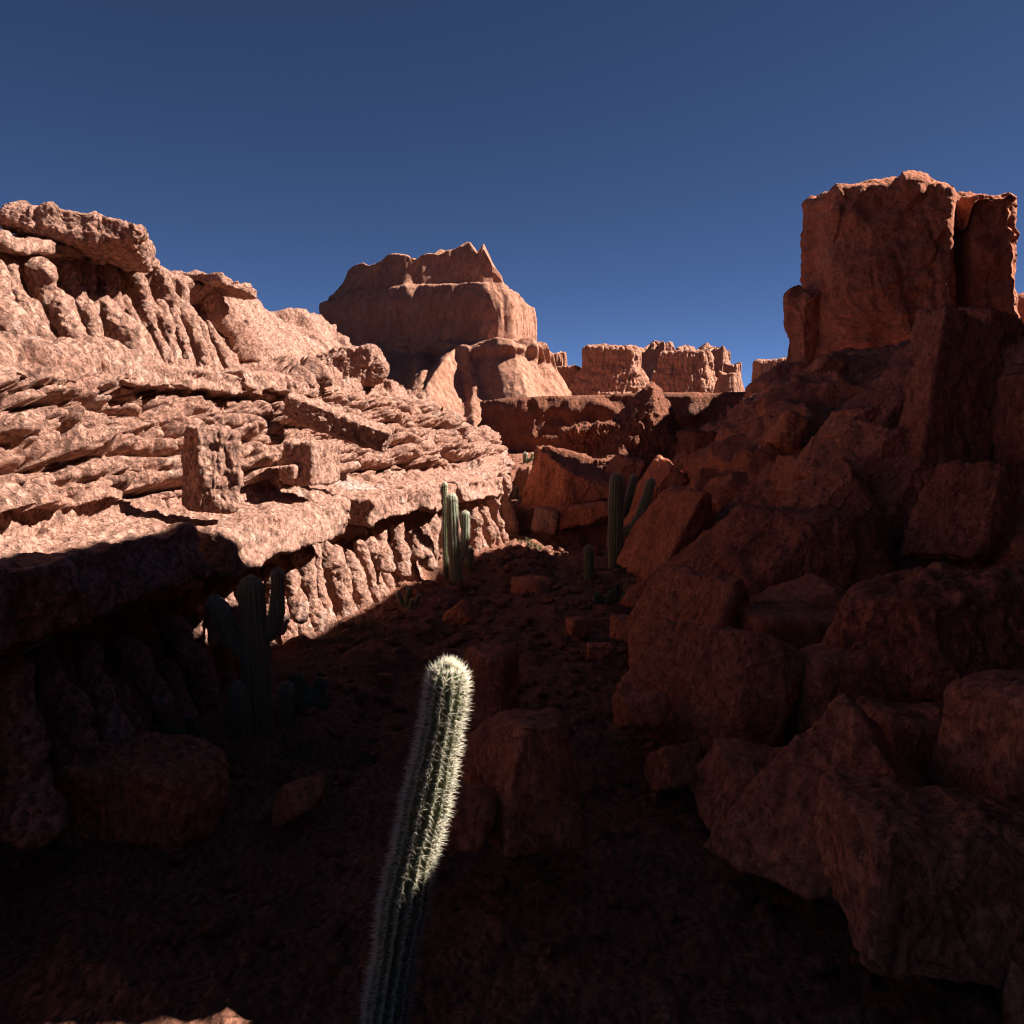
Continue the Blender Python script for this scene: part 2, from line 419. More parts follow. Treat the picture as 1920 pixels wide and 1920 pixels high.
def build_cliff():
    base = np.array([-4., 16., 0.])
    root = thing('cliff', 'sunlit layered pink sandstone cliff with fluted columns and ledges along the canyon floor', 'cliff', base)
    s0, s1 = 2.5, _s[-1] - .5
    # denser samples where the wall is near
    ss = [s0]
    while ss[-1] < s1:
        ss.append(ss[-1] + float(np.interp(ss[-1], [0, 8, 20, 32, 50], [.035, .024, .032, .05, .09])))
    ss = np.array(ss); nu = len(ss)
    x, y, nx, ny, ui = path_at(ss)
    prof = np.stack([[np.interp(ui, _pk, _pv[:, j, c]) for c in (0, 1)] for j in range(14)], 0)       # (14,2,nu)
    # row parameter: fractional profile index, rows spread by typical length
    seg = [(0, 1, 16), (1, 2, 90), (2, 3, 10), (3, 4, 12), (4, 5, 8), (5, 6, 34), (6, 7, 92), (7, 8, 12), (8, 9, 20), (9, 10, 84), (10, 11, 12), (11, 12, 40), (12, 13, 16)]
    tt = np.concatenate([np.linspace(a, b, n, endpoint=False) for a, b, n in seg] + [[13.]]); nv = len(tt)
    i = np.minimum(tt.astype(int), 12); f = tt - i
    D = prof[i, 0] * (1 - f)[:, None] + prof[i + 1, 0] * f[:, None]
    Z = prof[i, 1] * (1 - f)[:, None] + prof[i + 1, 1] * f[:, None]
    # soften profile kinks
    for _ in range(3):
        D[1:-1] = (D[:-2] + 2 * D[1:-1] + D[2:]) / 4; Z[1:-1] = (Z[:-2] + 2 * Z[1:-1] + Z[2:]) / 4
    D, Z = D.T, Z.T                                                  # (nu,nv)
    S = np.repeat(ss[:, None], nv, 1); T = np.repeat(tt[None], nu, 0)
    V = np.stack([x[:, None] + nx[:, None] * D, y[:, None] + ny[:, None] * D, Z], -1).reshape(-1, 3)
    N = grid_normals(V, nu, nv)
    if N[nu // 2 * nv + 60, 0] < 0: N = -N; 
    S, T = S.ravel(), T.ravel()
    Dz = Z.ravel()
    # large undulation
    q = V.copy()
    big = fbm(q * np.array([.33, .33, .45]), 3, 71)
    out = np.zeros(len(S))
    # --- tier 1 columns
    m1 = sstep(.75, 1.05, T) * (1 - sstep(1.97, 2.15, T))
    v1 = np.clip(T - 1, 0, 1)
    wn = fbm(np.stack([S * .9, Dz * .9, 0 * S], -1), 3, 81)
    hA, iA, bA = columns(S, v1, .98, 5, .10 * wn + .08 * v1)
    hB, iB, bB = columns(S, v1, .76, 6, .12 * wn - .08 * v1 + .3)
    topB = .38 + .5 * rnd1(iB, 16)
    capB = np.sqrt(np.clip((topB + .04 * hB - v1) / .13, 0, 1))
    dep = .18 + .34 * rnd1(iA, 15)
    col1 = np.maximum((dep * 1.2 + .50) * hA + .10 * rnd1(iA, 25), (.85 + .40 * rnd1(iB, 26)) * hB * capB * (1 + .2 * (1 - v1)))
    col1 += .10 * perlin(np.stack([S * 1.6, Dz * 2.6, 0 * S], -1), 85) * hA
    out += m1 * (.50 * col1 - .95)
    # --- tier 3 columns (two rows: short stubs above, long leaning ones below)
    has3 = 1 - sstep(5.0, 5.4, np.interp(S, _s, _u))
    m3 = sstep(9.0, 9.15, T) * (1 - sstep(9.97, 10.1, T)) * has3
    v3 = np.clip(T - 9, 0, 1)
    wn3 = fbm(np.stack([S * 1.1, Dz * 1.0, 0 * S + 5], -1), 3, 83)
    hC, iC, bC = columns(S, v3, .86, 7, .09 * wn3 + .05 * v3)
    hD, iD, bD = columns(S, v3, .72, 8, .10 * wn3 + .1)
    topD = .50 + .16 * rnd1(iD, 18)
    capD = np.sqrt(np.clip((topD + .05 * hD - v3) / .10, 0, 1))
    col3 = np.maximum((.45 + .40 * rnd1(iC, 17)) * hC, (.75 + .28 * rnd1(iD, 27)) * hD * capD)
    col3 *= 1 + .13 * perlin(np.stack([S * 2.0, Dz * 3.2, 0 * S], -1), 84)
    out += m3 * (.28 * col3 - .68)
    # --- tier 2 stacked lumps of strata (also on shelf back and on the low far part)
    m2 = sstep(5.75, 6.1, T) * (1 - sstep(8.2, 9.0, T))
    m2 = np.maximum(m2, sstep(8.6, 9.0, T) * (1 - has3) * (1 - sstep(11, 12, T)) * .9)
    farS = np.interp(S, _s, _u)
    m2 = m2 * (1 - .55 * sstep(8.2, 9.2, farS))
    wp = fbm(q * .9, 2, 91) * .22
    F1, F2, idv, id2 = voronoi(np.stack([S / 1.5 + wp, Dz / .36 + .6 * wp + .12 * S * 0, 0 * S + .5 + .25 * D.ravel()], -1), 4)
    lump = 1 - np.exp(-4.2 * (F2 - F1))
    F1b, F2b, idb, _ = voronoi(np.stack([S / .62 + wp, Dz / .18 + wp, 0 * S + .5 + .3 * D.ravel()], -1), 8)
    lumpb = 1 - np.exp(-5 * (F2b - F1b))
    zz = Dz / .47 + .55 * perlin(np.stack([0 * S + .3, 0 * S, Dz * .9], -1), 86) + .55 * fbm(np.stack([S * .28, Dz * .3, 0 * S], -1), 2, 87)
    ws = .25 * fbm(q * 1.1, 2, 88)
    br, bid = bricks(S / 1.35 + ws, zz + .5 * ws, 12)
    br2, bid2 = bricks(S / .7 + ws, zz * 2.1 + ws + .4, 13)
    s2 = .42 * br + .50 * (bid - .5) + .13 * br2 + .16 * (bid2 - .5) + .5 * (.16 * lump + .20 * (idv - .5)) - .12
    out += m2 * s2
    # weaker lumps on the shelf, underside and caps
    out += (1 - m1) * (1 - m2) * (1 - m3) * (.10 * lump + .12 * (idv - .5) + .06 * lumpb)
    out += big * (.16 + .22 * m2) * (1 - .7 * m3)
    # rounded erosion and roughness
    out += .06 * fbm(q * 1.8, 3, 93) + .055 * fbm(q * 4.5, 4, 95) + .032 * fbm(q * 14, 3, 97)
    kA, keA = broken(q * np.array([.9, .9, 1.7]) + .2 * fbm(q, 2, 78)[:, None], 75, .8)
    kB, keB = broken(q * np.array([2.6, 2.6, 4.2]) + .2 * fbm(q * 2, 2, 79)[:, None], 76, .8)
    kC, keC = broken(q * np.array([7., 7., 9.]), 77, .8)
    out += (.05 + .15 * m2) * kA * np.clip(keA * 9, 0, 1) + (.035 + .06 * m2) * kB * np.clip(keB * 7, 0, 1) + .028 * kC * np.clip(keC * 5, 0, 1)
    pit = np.maximum(0, perlin(q * np.array([3., 3., 4.]), 99) - .28)
    out -= pit * .14
    V = V + N * out[:, None]
    face = mesh_obj('rock_face', V, grid_faces(nu, nv), M['cliff'], root, base)
    # ---------------- ledge slabs, bent along the wall (s along, D out, z up)
    def slab(name, sa, sb, Din, Dout, za, zb, r, seed, tilt=0., sag=0., mat='cliff'):
        L, W, H = (sb - sa), (Dout - Din), (zb - za)
        v, f = rbox(L / 2, W / 2, H / 2, r, .045)
        pl = v + np.array([(sa + sb) / 2, (Din + Dout) / 2, (za + zb) / 2])
        pl[:, 2] += tilt * v[:, 0] + sag * (v[:, 0] / (L / 2)) ** 2
        # ragged outline
        nn = v / np.array([L, W, H]); nn /= np.linalg.norm(nn, axis=1)[:, None]
        e = fbm(pl * np.array([.55, .8, .9]) + seed, 4, 130 + seed)
        pl[:, 1] += (.40 if Dout > -1 else .24) * e * sstep(-.2, .8, v[:, 1] / (W / 2))
        pl[:, 2] += .12 * fbm(pl[:, [0, 1, 1]] * .9 + seed * 3, 3, 140) - .10 * np.maximum(0, fbm(pl[:, [0, 0, 1]] * .7 + seed * 5, 3, 141)) * (v[:, 2] > 0)
        px_, py_, nx_, ny_, _ = path_at(pl[:, 0])
        w = np.stack([px_ + nx_ * pl[:, 1], py_ + ny_ * pl[:, 1], pl[:, 2]], -1)
        tri = f
        nrm = quad_normals(w, f)
        kB, keB = broken(w * np.array([1.8, 1.8, 2.6]), 76 + seed, .8); kC, keC = broken(w * 6., 77, .8)
        dsp = .05 * kB * np.clip(keB * 7, 0, 1) + .025 * kC * np.clip(keC * 5, 0, 1) + .035 * fbm(w * 1.7, 3, 150 + seed) + .032 * fbm(w * 5, 4, 160) + .018 * fbm(w * 15, 2, 161)
        dsp -= .06 * np.maximum(0, perlin(w * np.array([2., 2., 3.]), 170 + seed) - .3)
        return mesh_obj(name, w + nrm * dsp[:, None], f, M[mat], root, w.mean(0))
    # ---------------- columns standing out from the wall, placed along the wall from their feet and heads
    sg = np.linspace(s0, s1, 3000); gx, gy, gnx, gny, _ = path_at(sg)
    def wallpt(px, py, D):
        X, Y = gx + gnx * D, gy + gny * D
        # the photo column a wall point falls in, first crossing from the near end
        dz = (820 - py) / F
        pxs_ = 960 + X / (Y * (CP - 0)) * F * CP
        k = int(np.argmin(np.abs(pxs_ - px) + 1e3 * (Y > 33)))
        return np.array([X[k], Y[k], P(px, py, Y[k])[2]]), np.array([gnx[k], gny[k], 0]), np.array([-gny[k], gnx[k], 0])
    def column(top, bot, wpx, Dt, Db, seed, mat='cliff', short=False):
        a, n, t = wallpt(*top, Dt); b, _, _ = wallpt(*bot, Db)
        # keep the column in one plane across the wall: foot straight out from the head
        if abs(b[1] - a[1]) > 1.2: b[1] = a[1] + np.sign(b[1] - a[1]) * 1.2
        b[2] -= .14 if not short else .30
        w = wpx / F * (a[1] + b[1]) / 2
        nu_, nv_ = 44, int(np.clip(np.linalg.norm(a - b) / .028, 30, 110))
        v = np.linspace(0, 1, nv_); th = np.linspace(0, 2 * math.pi, nu_, endpoint=False)
        L = np.linalg.norm(a - b); rr = np.random.default_rng(700 + seed)
        ax = b[None] * (1 - v)[:, None] + a[None] * v[:, None]
        ax += n[None] * (.06 * np.sin(v * rr.uniform(2, 5) + rr.uniform(0, 6)))[:, None] * w / .4 + t[None] * (.05 * np.sin(v * rr.uniform(2, 5) + rr.uniform(0, 6)))[:, None] * w / .4
        R = w * .50 * (1.12 - .26 * v) * (1 + .16 * np.sin(v * L * 4.2 + rr.uniform(0, 6)) + .10 * np.sin(v * L * 9 + rr.uniform(0, 6)))
        tip = np.clip((1 - v) * L / (.75 * w), 0, 1); R = R * np.sqrt(np.clip(1 - (1 - tip) ** 2.4, .002, 1))
        if short:
            bt = np.clip(v * L / (.5 * w), 0, 1); R = R * np.sqrt(np.clip(1 - (1 - bt) ** 2, .002, 1))
        E = np.stack([n * 1.0, t * .78], 0)
        ring = np.cos(th)[:, None] * E[0][None] + np.sin(th)[:, None] * E[1][None]
        V_ = (ax[None] + ring[:, None, :] * R[None, :, None]).reshape(-1, 3)
        N_ = np.repeat(ring, nv_, 0); N_ /= np.linalg.norm(N_, axis=1)[:, None]
        g = w * (.16 * fbm(V_ * 1.4 / w * .4, 3, 710) + .10 * fbm(V_ * 4, 3, 711)) + .030 * fbm(V_ * 9, 4, 712) + .012 * ridged(V_ * 16, 2, 713)
        V_ = V_ + N_ * g[:, None]
        topi = np.arange(nu_) * nv_ + nv_ - 1; V_ = np.vstack([V_, V_[topi].mean(0)])
        cap = np.stack([topi, np.roll(topi, -1), np.full(nu_, len(V_) - 1)], -1)
        mesh_obj('column', V_, [grid_faces(nu_, nv_, True)[:, ::-1], cap[:, ::-1]], M[mat], root, (a + b) / 2)
    hi_long = [((6, 480), (44, 672), 62), ((50, 536), (92, 676), 36), ((104, 532), (165, 684), 40), ((-22, 600), (20, 678), 42), ((160, 552), (212, 688), 30), ((205, 548), (262, 690), 66), ((246, 548), (304, 692), 32),
               ((307, 560), (348, 696), 28), ((346, 560), (394, 700), 34), ((374, 590), (420, 702), 26), ((398, 600), (440, 704), 22), ((418, 640), (455, 706), 20), ((-60, 520), (-30, 675), 60), ((78, 560), (124, 682), 26), ((132, 548), (186, 688), 26), ((280, 556), (326, 694), 22), ((328, 570), (372, 700), 20)]
    hi_short = [((40, 474), (46, 540), 28), ((78, 474), (98, 545), 58), ((136, 486), (154, 560), 34), ((174, 492), (190, 565), 26), ((206, 492), (230, 565), 42), ((258, 484), (288, 572), 56), ((308, 498), (334, 575), 44), ((346, 520), (366, 590), 26)]
    for k, (a, b, w) in enumerate(hi_long): column(a, b, w, -3.15, -2.45, k)
    for k, (a, b, w) in enumerate(hi_short): column(a, b, w, -3.35, -3.12, 41 + k, short=True)
    lo = [((395, 1080), (402, 1170), 42), ((438, 1072), (470, 1165), 36), ((500, 1056), (520, 1160), 36), ((532, 1036), (552, 1140), 32), ((560, 1012), (606, 1206), 54), ((604, 1008), (652, 1196), 46), ((652, 1030), (694, 1188), 44),
          ((684, 1004), (738, 1186), 46), ((722, 1046), (760, 1150), 32), ((546, 1120), (582, 1212), 36), ((612, 1088), (642, 1200), 32), ((704, 960), (724, 1050), 40), ((764, 942), (788, 1030), 40), ((756, 1018), (792, 1112), 32),
          ((800, 942), (812, 1020), 26), ((822, 932), (838, 1020), 24), ((790, 1002), (830, 1100), 34), ((816, 996), (842, 1096), 28), ((866, 928), (906, 1056), 34), ((886, 918), (932, 1050), 32), ((906, 912), (956, 1040), 32),
          ((926, 894), (970, 1026), 34), ((942, 884), (976, 1005), 24), ((902, 982), (926, 1050), 22), ((872, 1008), (890, 1054), 20), ((848, 960), (872, 1070), 28),
          ((580, 1010), (622, 1190), 30), ((628, 1020), (668, 1180), 30), ((668, 1010), (708, 1170), 30), ((700, 1030), (742, 1150), 28), ((740, 948), (760, 1060), 30), ((784, 946), (804, 1050), 24), ((838, 940), (866, 1068), 26), ((876, 924), (918, 1054), 24), ((896, 914), (944, 1044), 24), ((466, 1066), (494, 1160), 28), ((416, 1078), (436, 1168), 28)]
    for k, (a, b, w) in enumerate(lo): column(a, b, w, -.42, .12, 50 + k, short=True)
    near = [((62, 1215), (128, 1500), 90), ((150, 1200), (192, 1350), 62), ((192, 1268), (262, 1460), 62), ((290, 1232), (342, 1400), 62), ((302, 1150), (388, 1370), 74), ((230, 1190), (284, 1300), 58), ((52, 1338), (132, 1500), 84),
            ((402, 1196), (442, 1350), 58), ((486, 1180), (530, 1280), 42), ((530, 1160), (576, 1262), 36), ((-20, 1230), (30, 1520), 90), ((352, 1250), (410, 1390), 50)]
    for k, (a, b, w) in enumerate(near): column(a, b, w, -.45, .10, 90 + k, short=True)
    S_of = lambda u: float(np.interp(u, _u, _s))
    # lower ledge: long slabs with blunt ends
    for k, (ya, yb, Di, Do, za, zb, ti, sg) in enumerate([
            (4.2, 8.9, -1.7, .12, 2.20, 2.86, .01, .0), (9.0, 12.15, -1.7, .06, 2.12, 2.82, .00, -.05),
            (12.45, 17.2, -1.5, .22, 2.12, 2.78, .012, -.08), (17.5, 19.0, -1.6, -.12, 2.2, 2.72, .0, 0),
            (19.3, 25.6, -1.5, .25, 2.14, 2.74, -.005, -.05), (26.2, 29.6, -1.3, .15, 2.10, 2.66, -.01, 0)]):
        slab('ledge_slab', S_of_y(ya), S_of_y(yb), Di, Do, za, zb, .06, k, ti, sg)
    # upper ledge
    for k, (ya, yb, Di, Do, za, zb, ti) in enumerate([
            (6.0, 12.6, -3.4, -1.95, 4.86, 5.13, .0), (12.9, 17.3, -3.4, -1.72, 4.84, 5.2, .012), (17.4, 20.6, -3.2, -1.72, 4.96, 5.32, .0),
            (20.8, 24.2, -3.2, -1.9, 4.98, 5.28, .01)]):
        slab('ledge_slab', S_of_y(ya), S_of_y(yb), Di, Do, za, zb, .04, 20 + k, ti)
    # cap slabs
    for k, (ya, yb, Di, Do, za, zb, ti) in enumerate([
            (8.5, 12.1, -5.6, -3.05, 6.58, 6.76, .06), (12.3, 14.5, -5.4, -3.0, 6.84, 7.02, .11), (14.6, 16.7, -5.2, -3.0, 7.10, 7.28, .10),
            (18.6, 20.3, -4.6, -2.95, 7.28, 7.48, -.02)]):
        slab('cap_slab', S_of_y(ya), S_of_y(yb), Di, Do, za, zb, .04, 40 + k, ti)


def S_of_y(yv):
    return float(np.interp(yv, _pc[:3200, 1], _s[:3200]))


def quad_normals(V, f):
    n = np.cross(V[f[:, 2]] - V[f[:, 0]], V[f[:, 3]] - V[f[:, 1]])
    N = np.zeros_like(V)
    for k in range(4): np.add.at(N, f[:, k], n)
    return N / (np.linalg.norm(N, axis=1)[:, None] + 1e-12)


def rbox(hx, hy, hz, r, res):
    """closed rounded box, evenly gridded"""
    h = np.array([hx, hy, hz]); Vs, Fs, k = [], [], 0
    n = np.maximum(4, np.round(2 * h / res)).astype(int)
    for ax in range(3):
        a, b = (ax + 1) % 3, (ax + 2) % 3
        for sgn in (-1, 1):
            A, B = np.meshgrid(np.linspace(-1, 1, n[a] + 1), np.linspace(-1, 1, n[b] + 1), indexing='ij')
            v = np.zeros((A.size, 3)); v[:, ax] = sgn; v[:, a] = A.ravel(); v[:, b] = B.ravel()
            fc = grid_faces(n[a] + 1, n[b] + 1)
            if sgn < 0: fc = fc[:, ::-1]
            Vs.append(v * h); Fs.append(fc + k); k += len(v)
    V = np.vstack(Vs); Fc = np.vstack(Fs)
    key = np.round(V * 1e5).astype(np.int64)
    _, first, inv = np.unique(key, axis=0, return_index=True, return_inverse=True)
    V = V[first]; Fc = inv.ravel()[Fc]
    c = np.clip(V, -(h - r), h - r); d = V - c
    V = c + r * d / (np.linalg.norm(d, axis=1)[:, None] + 1e-12)
    return V, Fc


# ------------------------------------------------------------------ boulders
def boulder(name, label, cat, c, half, planes=None, seed=0, rot=(0, 0, 0), sub=6, p=16, rough=.05, mat='boulder', extra=5, group=None, pit=.05):
    """rock cut by planes. c: world centre; half: half sizes; planes: (nx,ny,nz,d) in unit space; extra random cuts"""
    r = np.random.default_rng(1000 + seed)
    if sub == 6 and max(half) > .7: sub = 7
    dirs, _f = ico(sub)
    pl = [(1, 0, 0, 1), (-1, 0, 0, 1), (0, 1, 0, 1), (0, -1, 0, 1), (0, 0, 1, 1), (0, 0, -1, 1)] if planes is None else list(planes)
    for _ in range(extra):
        n = r.normal(size=3); n /= np.linalg.norm(n)
        pl.append((*n, r.uniform(.95, 1.2)))
    acc = np.zeros(len(dirs))
    for nx, ny, nz, d in pl:
        n = np.array([nx, ny, nz], float); n /= np.linalg.norm(n)
        acc += (np.maximum(dirs @ n, 0) / d) ** (p * 2)
    rad = acc ** (-.5 / p)
    half = np.array(half, float)
    V = dirs * rad[:, None] * half
    V = V @ eul(*rot).T
    sz = float(half.mean())
    N = tri_normals(V, _f)
    q = V + seed * 7.31
    pA, eA = broken(q / sz * np.array([1.2, 1.2, .9]) + .12 * fbm(q / sz, 2, seed)[:, None], 231 + seed, .8)
    pB, eB = broken(q * np.array([2.6, 2.6, 1.7]) + .2 * fbm(q * 2, 2, 7)[:, None], 237, .9)
    dsp = sz * (.035 * fbm(q / sz * .9, 3, 200 + seed) + .020 * ridged(q / sz * 2.2, 3, 230 + seed) + .075 * pA * np.clip(eA * 9, 0, 1))
    dsp += rough * (.55 * fbm(q * 3.2, 5, 210) + .5 * ridged(q * np.array([5, 5, 3.]), 3, 220) + 1.0 * pB * np.clip(eB * 8, 0, 1) + .28 * fbm(q * 16, 3, 225))
    dsp -= pit * np.maximum(0, perlin(q * 2.3, 240 + seed) - .3)
    V = V + N * dsp[:, None] + np.asarray(c)
    base = np.array([c[0], c[1], V[:, 2].min()])
    o = mesh_obj(name, V, _f, M[mat], None, base)
    return tag(o, label, cat, group, 'thing')


# ------------------------------------------------------------------ generic ridge: crest polyline with a front and a back slope
def ridge(name, crest, front, back, nu, nv, mat, disp, base=None, closed_bottom=-1.):
    """crest: list of xyz; front/back: list of (offset xyz from crest) running down each side"""
    C = np.array(crest, float)
    l = np.concatenate([[0], np.cumsum(np.linalg.norm(np.diff(C, axis=0), axis=1))])
    u = np.linspace(0, l[-1], nu)
    K = np.stack([np.interp(u, l, C[:, k]) for k in range(3)], -1)
    prof = np.array(list(front)[::-1] + [(0, 0, 0)] + list(back), float)
    pl = np.concatenate([[0], np.cumsum(np.linalg.norm(np.diff(prof, axis=0), axis=1))])
    t = np.linspace(0, pl[-1], nv)
    O = np.stack([np.interp(t, pl, prof[:, k]) for k in range(3)], -1)
    V = (K[:, None, :] + O[None]).reshape(-1, 3)
    # never above the crest scale: squash offsets so that the foot reaches closed_bottom
    Zc = np.repeat(K[:, 2], nv); rel = np.tile(O[:, 2] / O[:, 2].min(), nu)
    V[:, 2] = Zc * (1 - rel) + closed_bottom * rel
    N = grid_normals(V, nu, nv)
    if (N[:, 2].mean() < 0): N = -N
    V = disp(V, N, np.repeat(u, nv), np.tile(t / pl[-1], nu))
    o = mesh_obj(name, V, grid_faces(nu, nv), mat, None, np.zeros(3) if base is None else np.array(base))
    return o


def rocky(sc, amp, seed, strata=0.):
    def fn(V, N, u, t):
        q = V / sc
        pA, eA = broken(q * np.array([.5, .5, .8]) + .15 * fbm(q, 2, seed)[:, None], seed + 3, .7)
        pB, eB = broken(q * np.array([1.5, 1.5, 2.2]) + .15 * fbm(q * 2, 2, seed)[:, None], seed + 4, .8)
        F1, F2, idv, _ = voronoi(q * np.array([.8, .8, 1.1]) + .3 * fbm(q, 2, seed)[:, None], seed)
        d = amp * (.9 * fbm(q * .6, 3, seed) + .5 * (idv - .5) * np.clip((F2 - F1) * 5, 0, 1) + .35 * np.clip((F2 - F1), 0, .5) + .22 * fbm(q * 2.3, 4, seed + 5) + .09 * fbm(q * 7, 3, seed + 9))
        d += amp * (1.1 * pA * np.clip(eA * 8, 0, 1) + .5 * pB * np.clip(eB * 8, 0, 1)) + .03 * fbm(V * 6, 4, seed + 6)
        if strata:
            d += strata * fbm(np.stack([q[:, 0] * .3, q[:, 1] * .3, q[:, 2] * 3], -1), 3, seed + 13)
        return V + N * d[:, None]
    return fn


# ------------------------------------------------------------------ mesas, buttes, pillar: outline swept up a profile
def tower(name, label, cat, c, plan, prof, nu, nv, mat, disp, jag=None, group=None):
    """plan: closed polygon (x,y) of unit size about 0; prof: list of (z, scale_x, scale_y, shift_x, shift_y)"""
    A = np.array(plan + plan[:1], float)
    l = np.concatenate([[0], np.cumsum(np.linalg.norm(np.diff(A, axis=0), axis=1))])
    u = np.linspace(0, l[-1], nu, endpoint=False)
    K = np.stack([np.interp(u, l, A[:, k]) for k in range(2)], -1)
    pr = np.array(prof, float)
    pl = np.concatenate([[0], np.cumsum(np.linalg.norm(np.diff(pr[:, :2] * np.array([1, 1.]), axis=0), axis=1) + 1e-3)])
    t = np.linspace(0, pl[-1], nv)
    R = np.stack([np.interp(t, pl, pr[:, k]) for k in range(5)], -1)
    V = np.zeros((nu, nv, 3))
    V[:, :, 0] = K[:, None, 0] * R[None, :, 1] + R[None, :, 3]
    V[:, :, 1] = K[:, None, 1] * R[None, :, 2] + R[None, :, 4]
    V[:, :, 2] = R[None, :, 0]
    V = V.reshape(-1, 3)
    N = grid_normals(V, nu, nv, True)
    side = (N[:, :2] * V[:, :2]).sum(1).mean()
    if side < 0: N = -N
    V = disp(V, N, np.repeat(u / l[-1], nv), np.tile(t / pl[-1], nu))
    fc = grid_faces(nu, nv, True)
    # cap
    top = np.arange(nu) * nv + nv - 1
    ctr = len(V); V = np.vstack([V, V[top].mean(0)])
    cap = np.stack([top, np.roll(top, -1), np.full(nu, ctr)], -1)
    base = np.array([c[0], c[1], c[2]])
    o = mesh_obj(name, V + base, [fc, cap], mat, None, base)
    return tag(o, label, cat, group)


def circle_plan(n=24, sq=2.0, rot=0.):
    out = []
    for k in range(n):
        a = 2 * math.pi * k / n
        ca, sa = math.cos(a), math.sin(a)
        r = (abs(ca) ** sq + abs(sa) ** sq) ** (-1 / sq)
        b = a + math.radians(rot)
        out.append((r * math.cos(b), r * math.sin(b)))
    return out


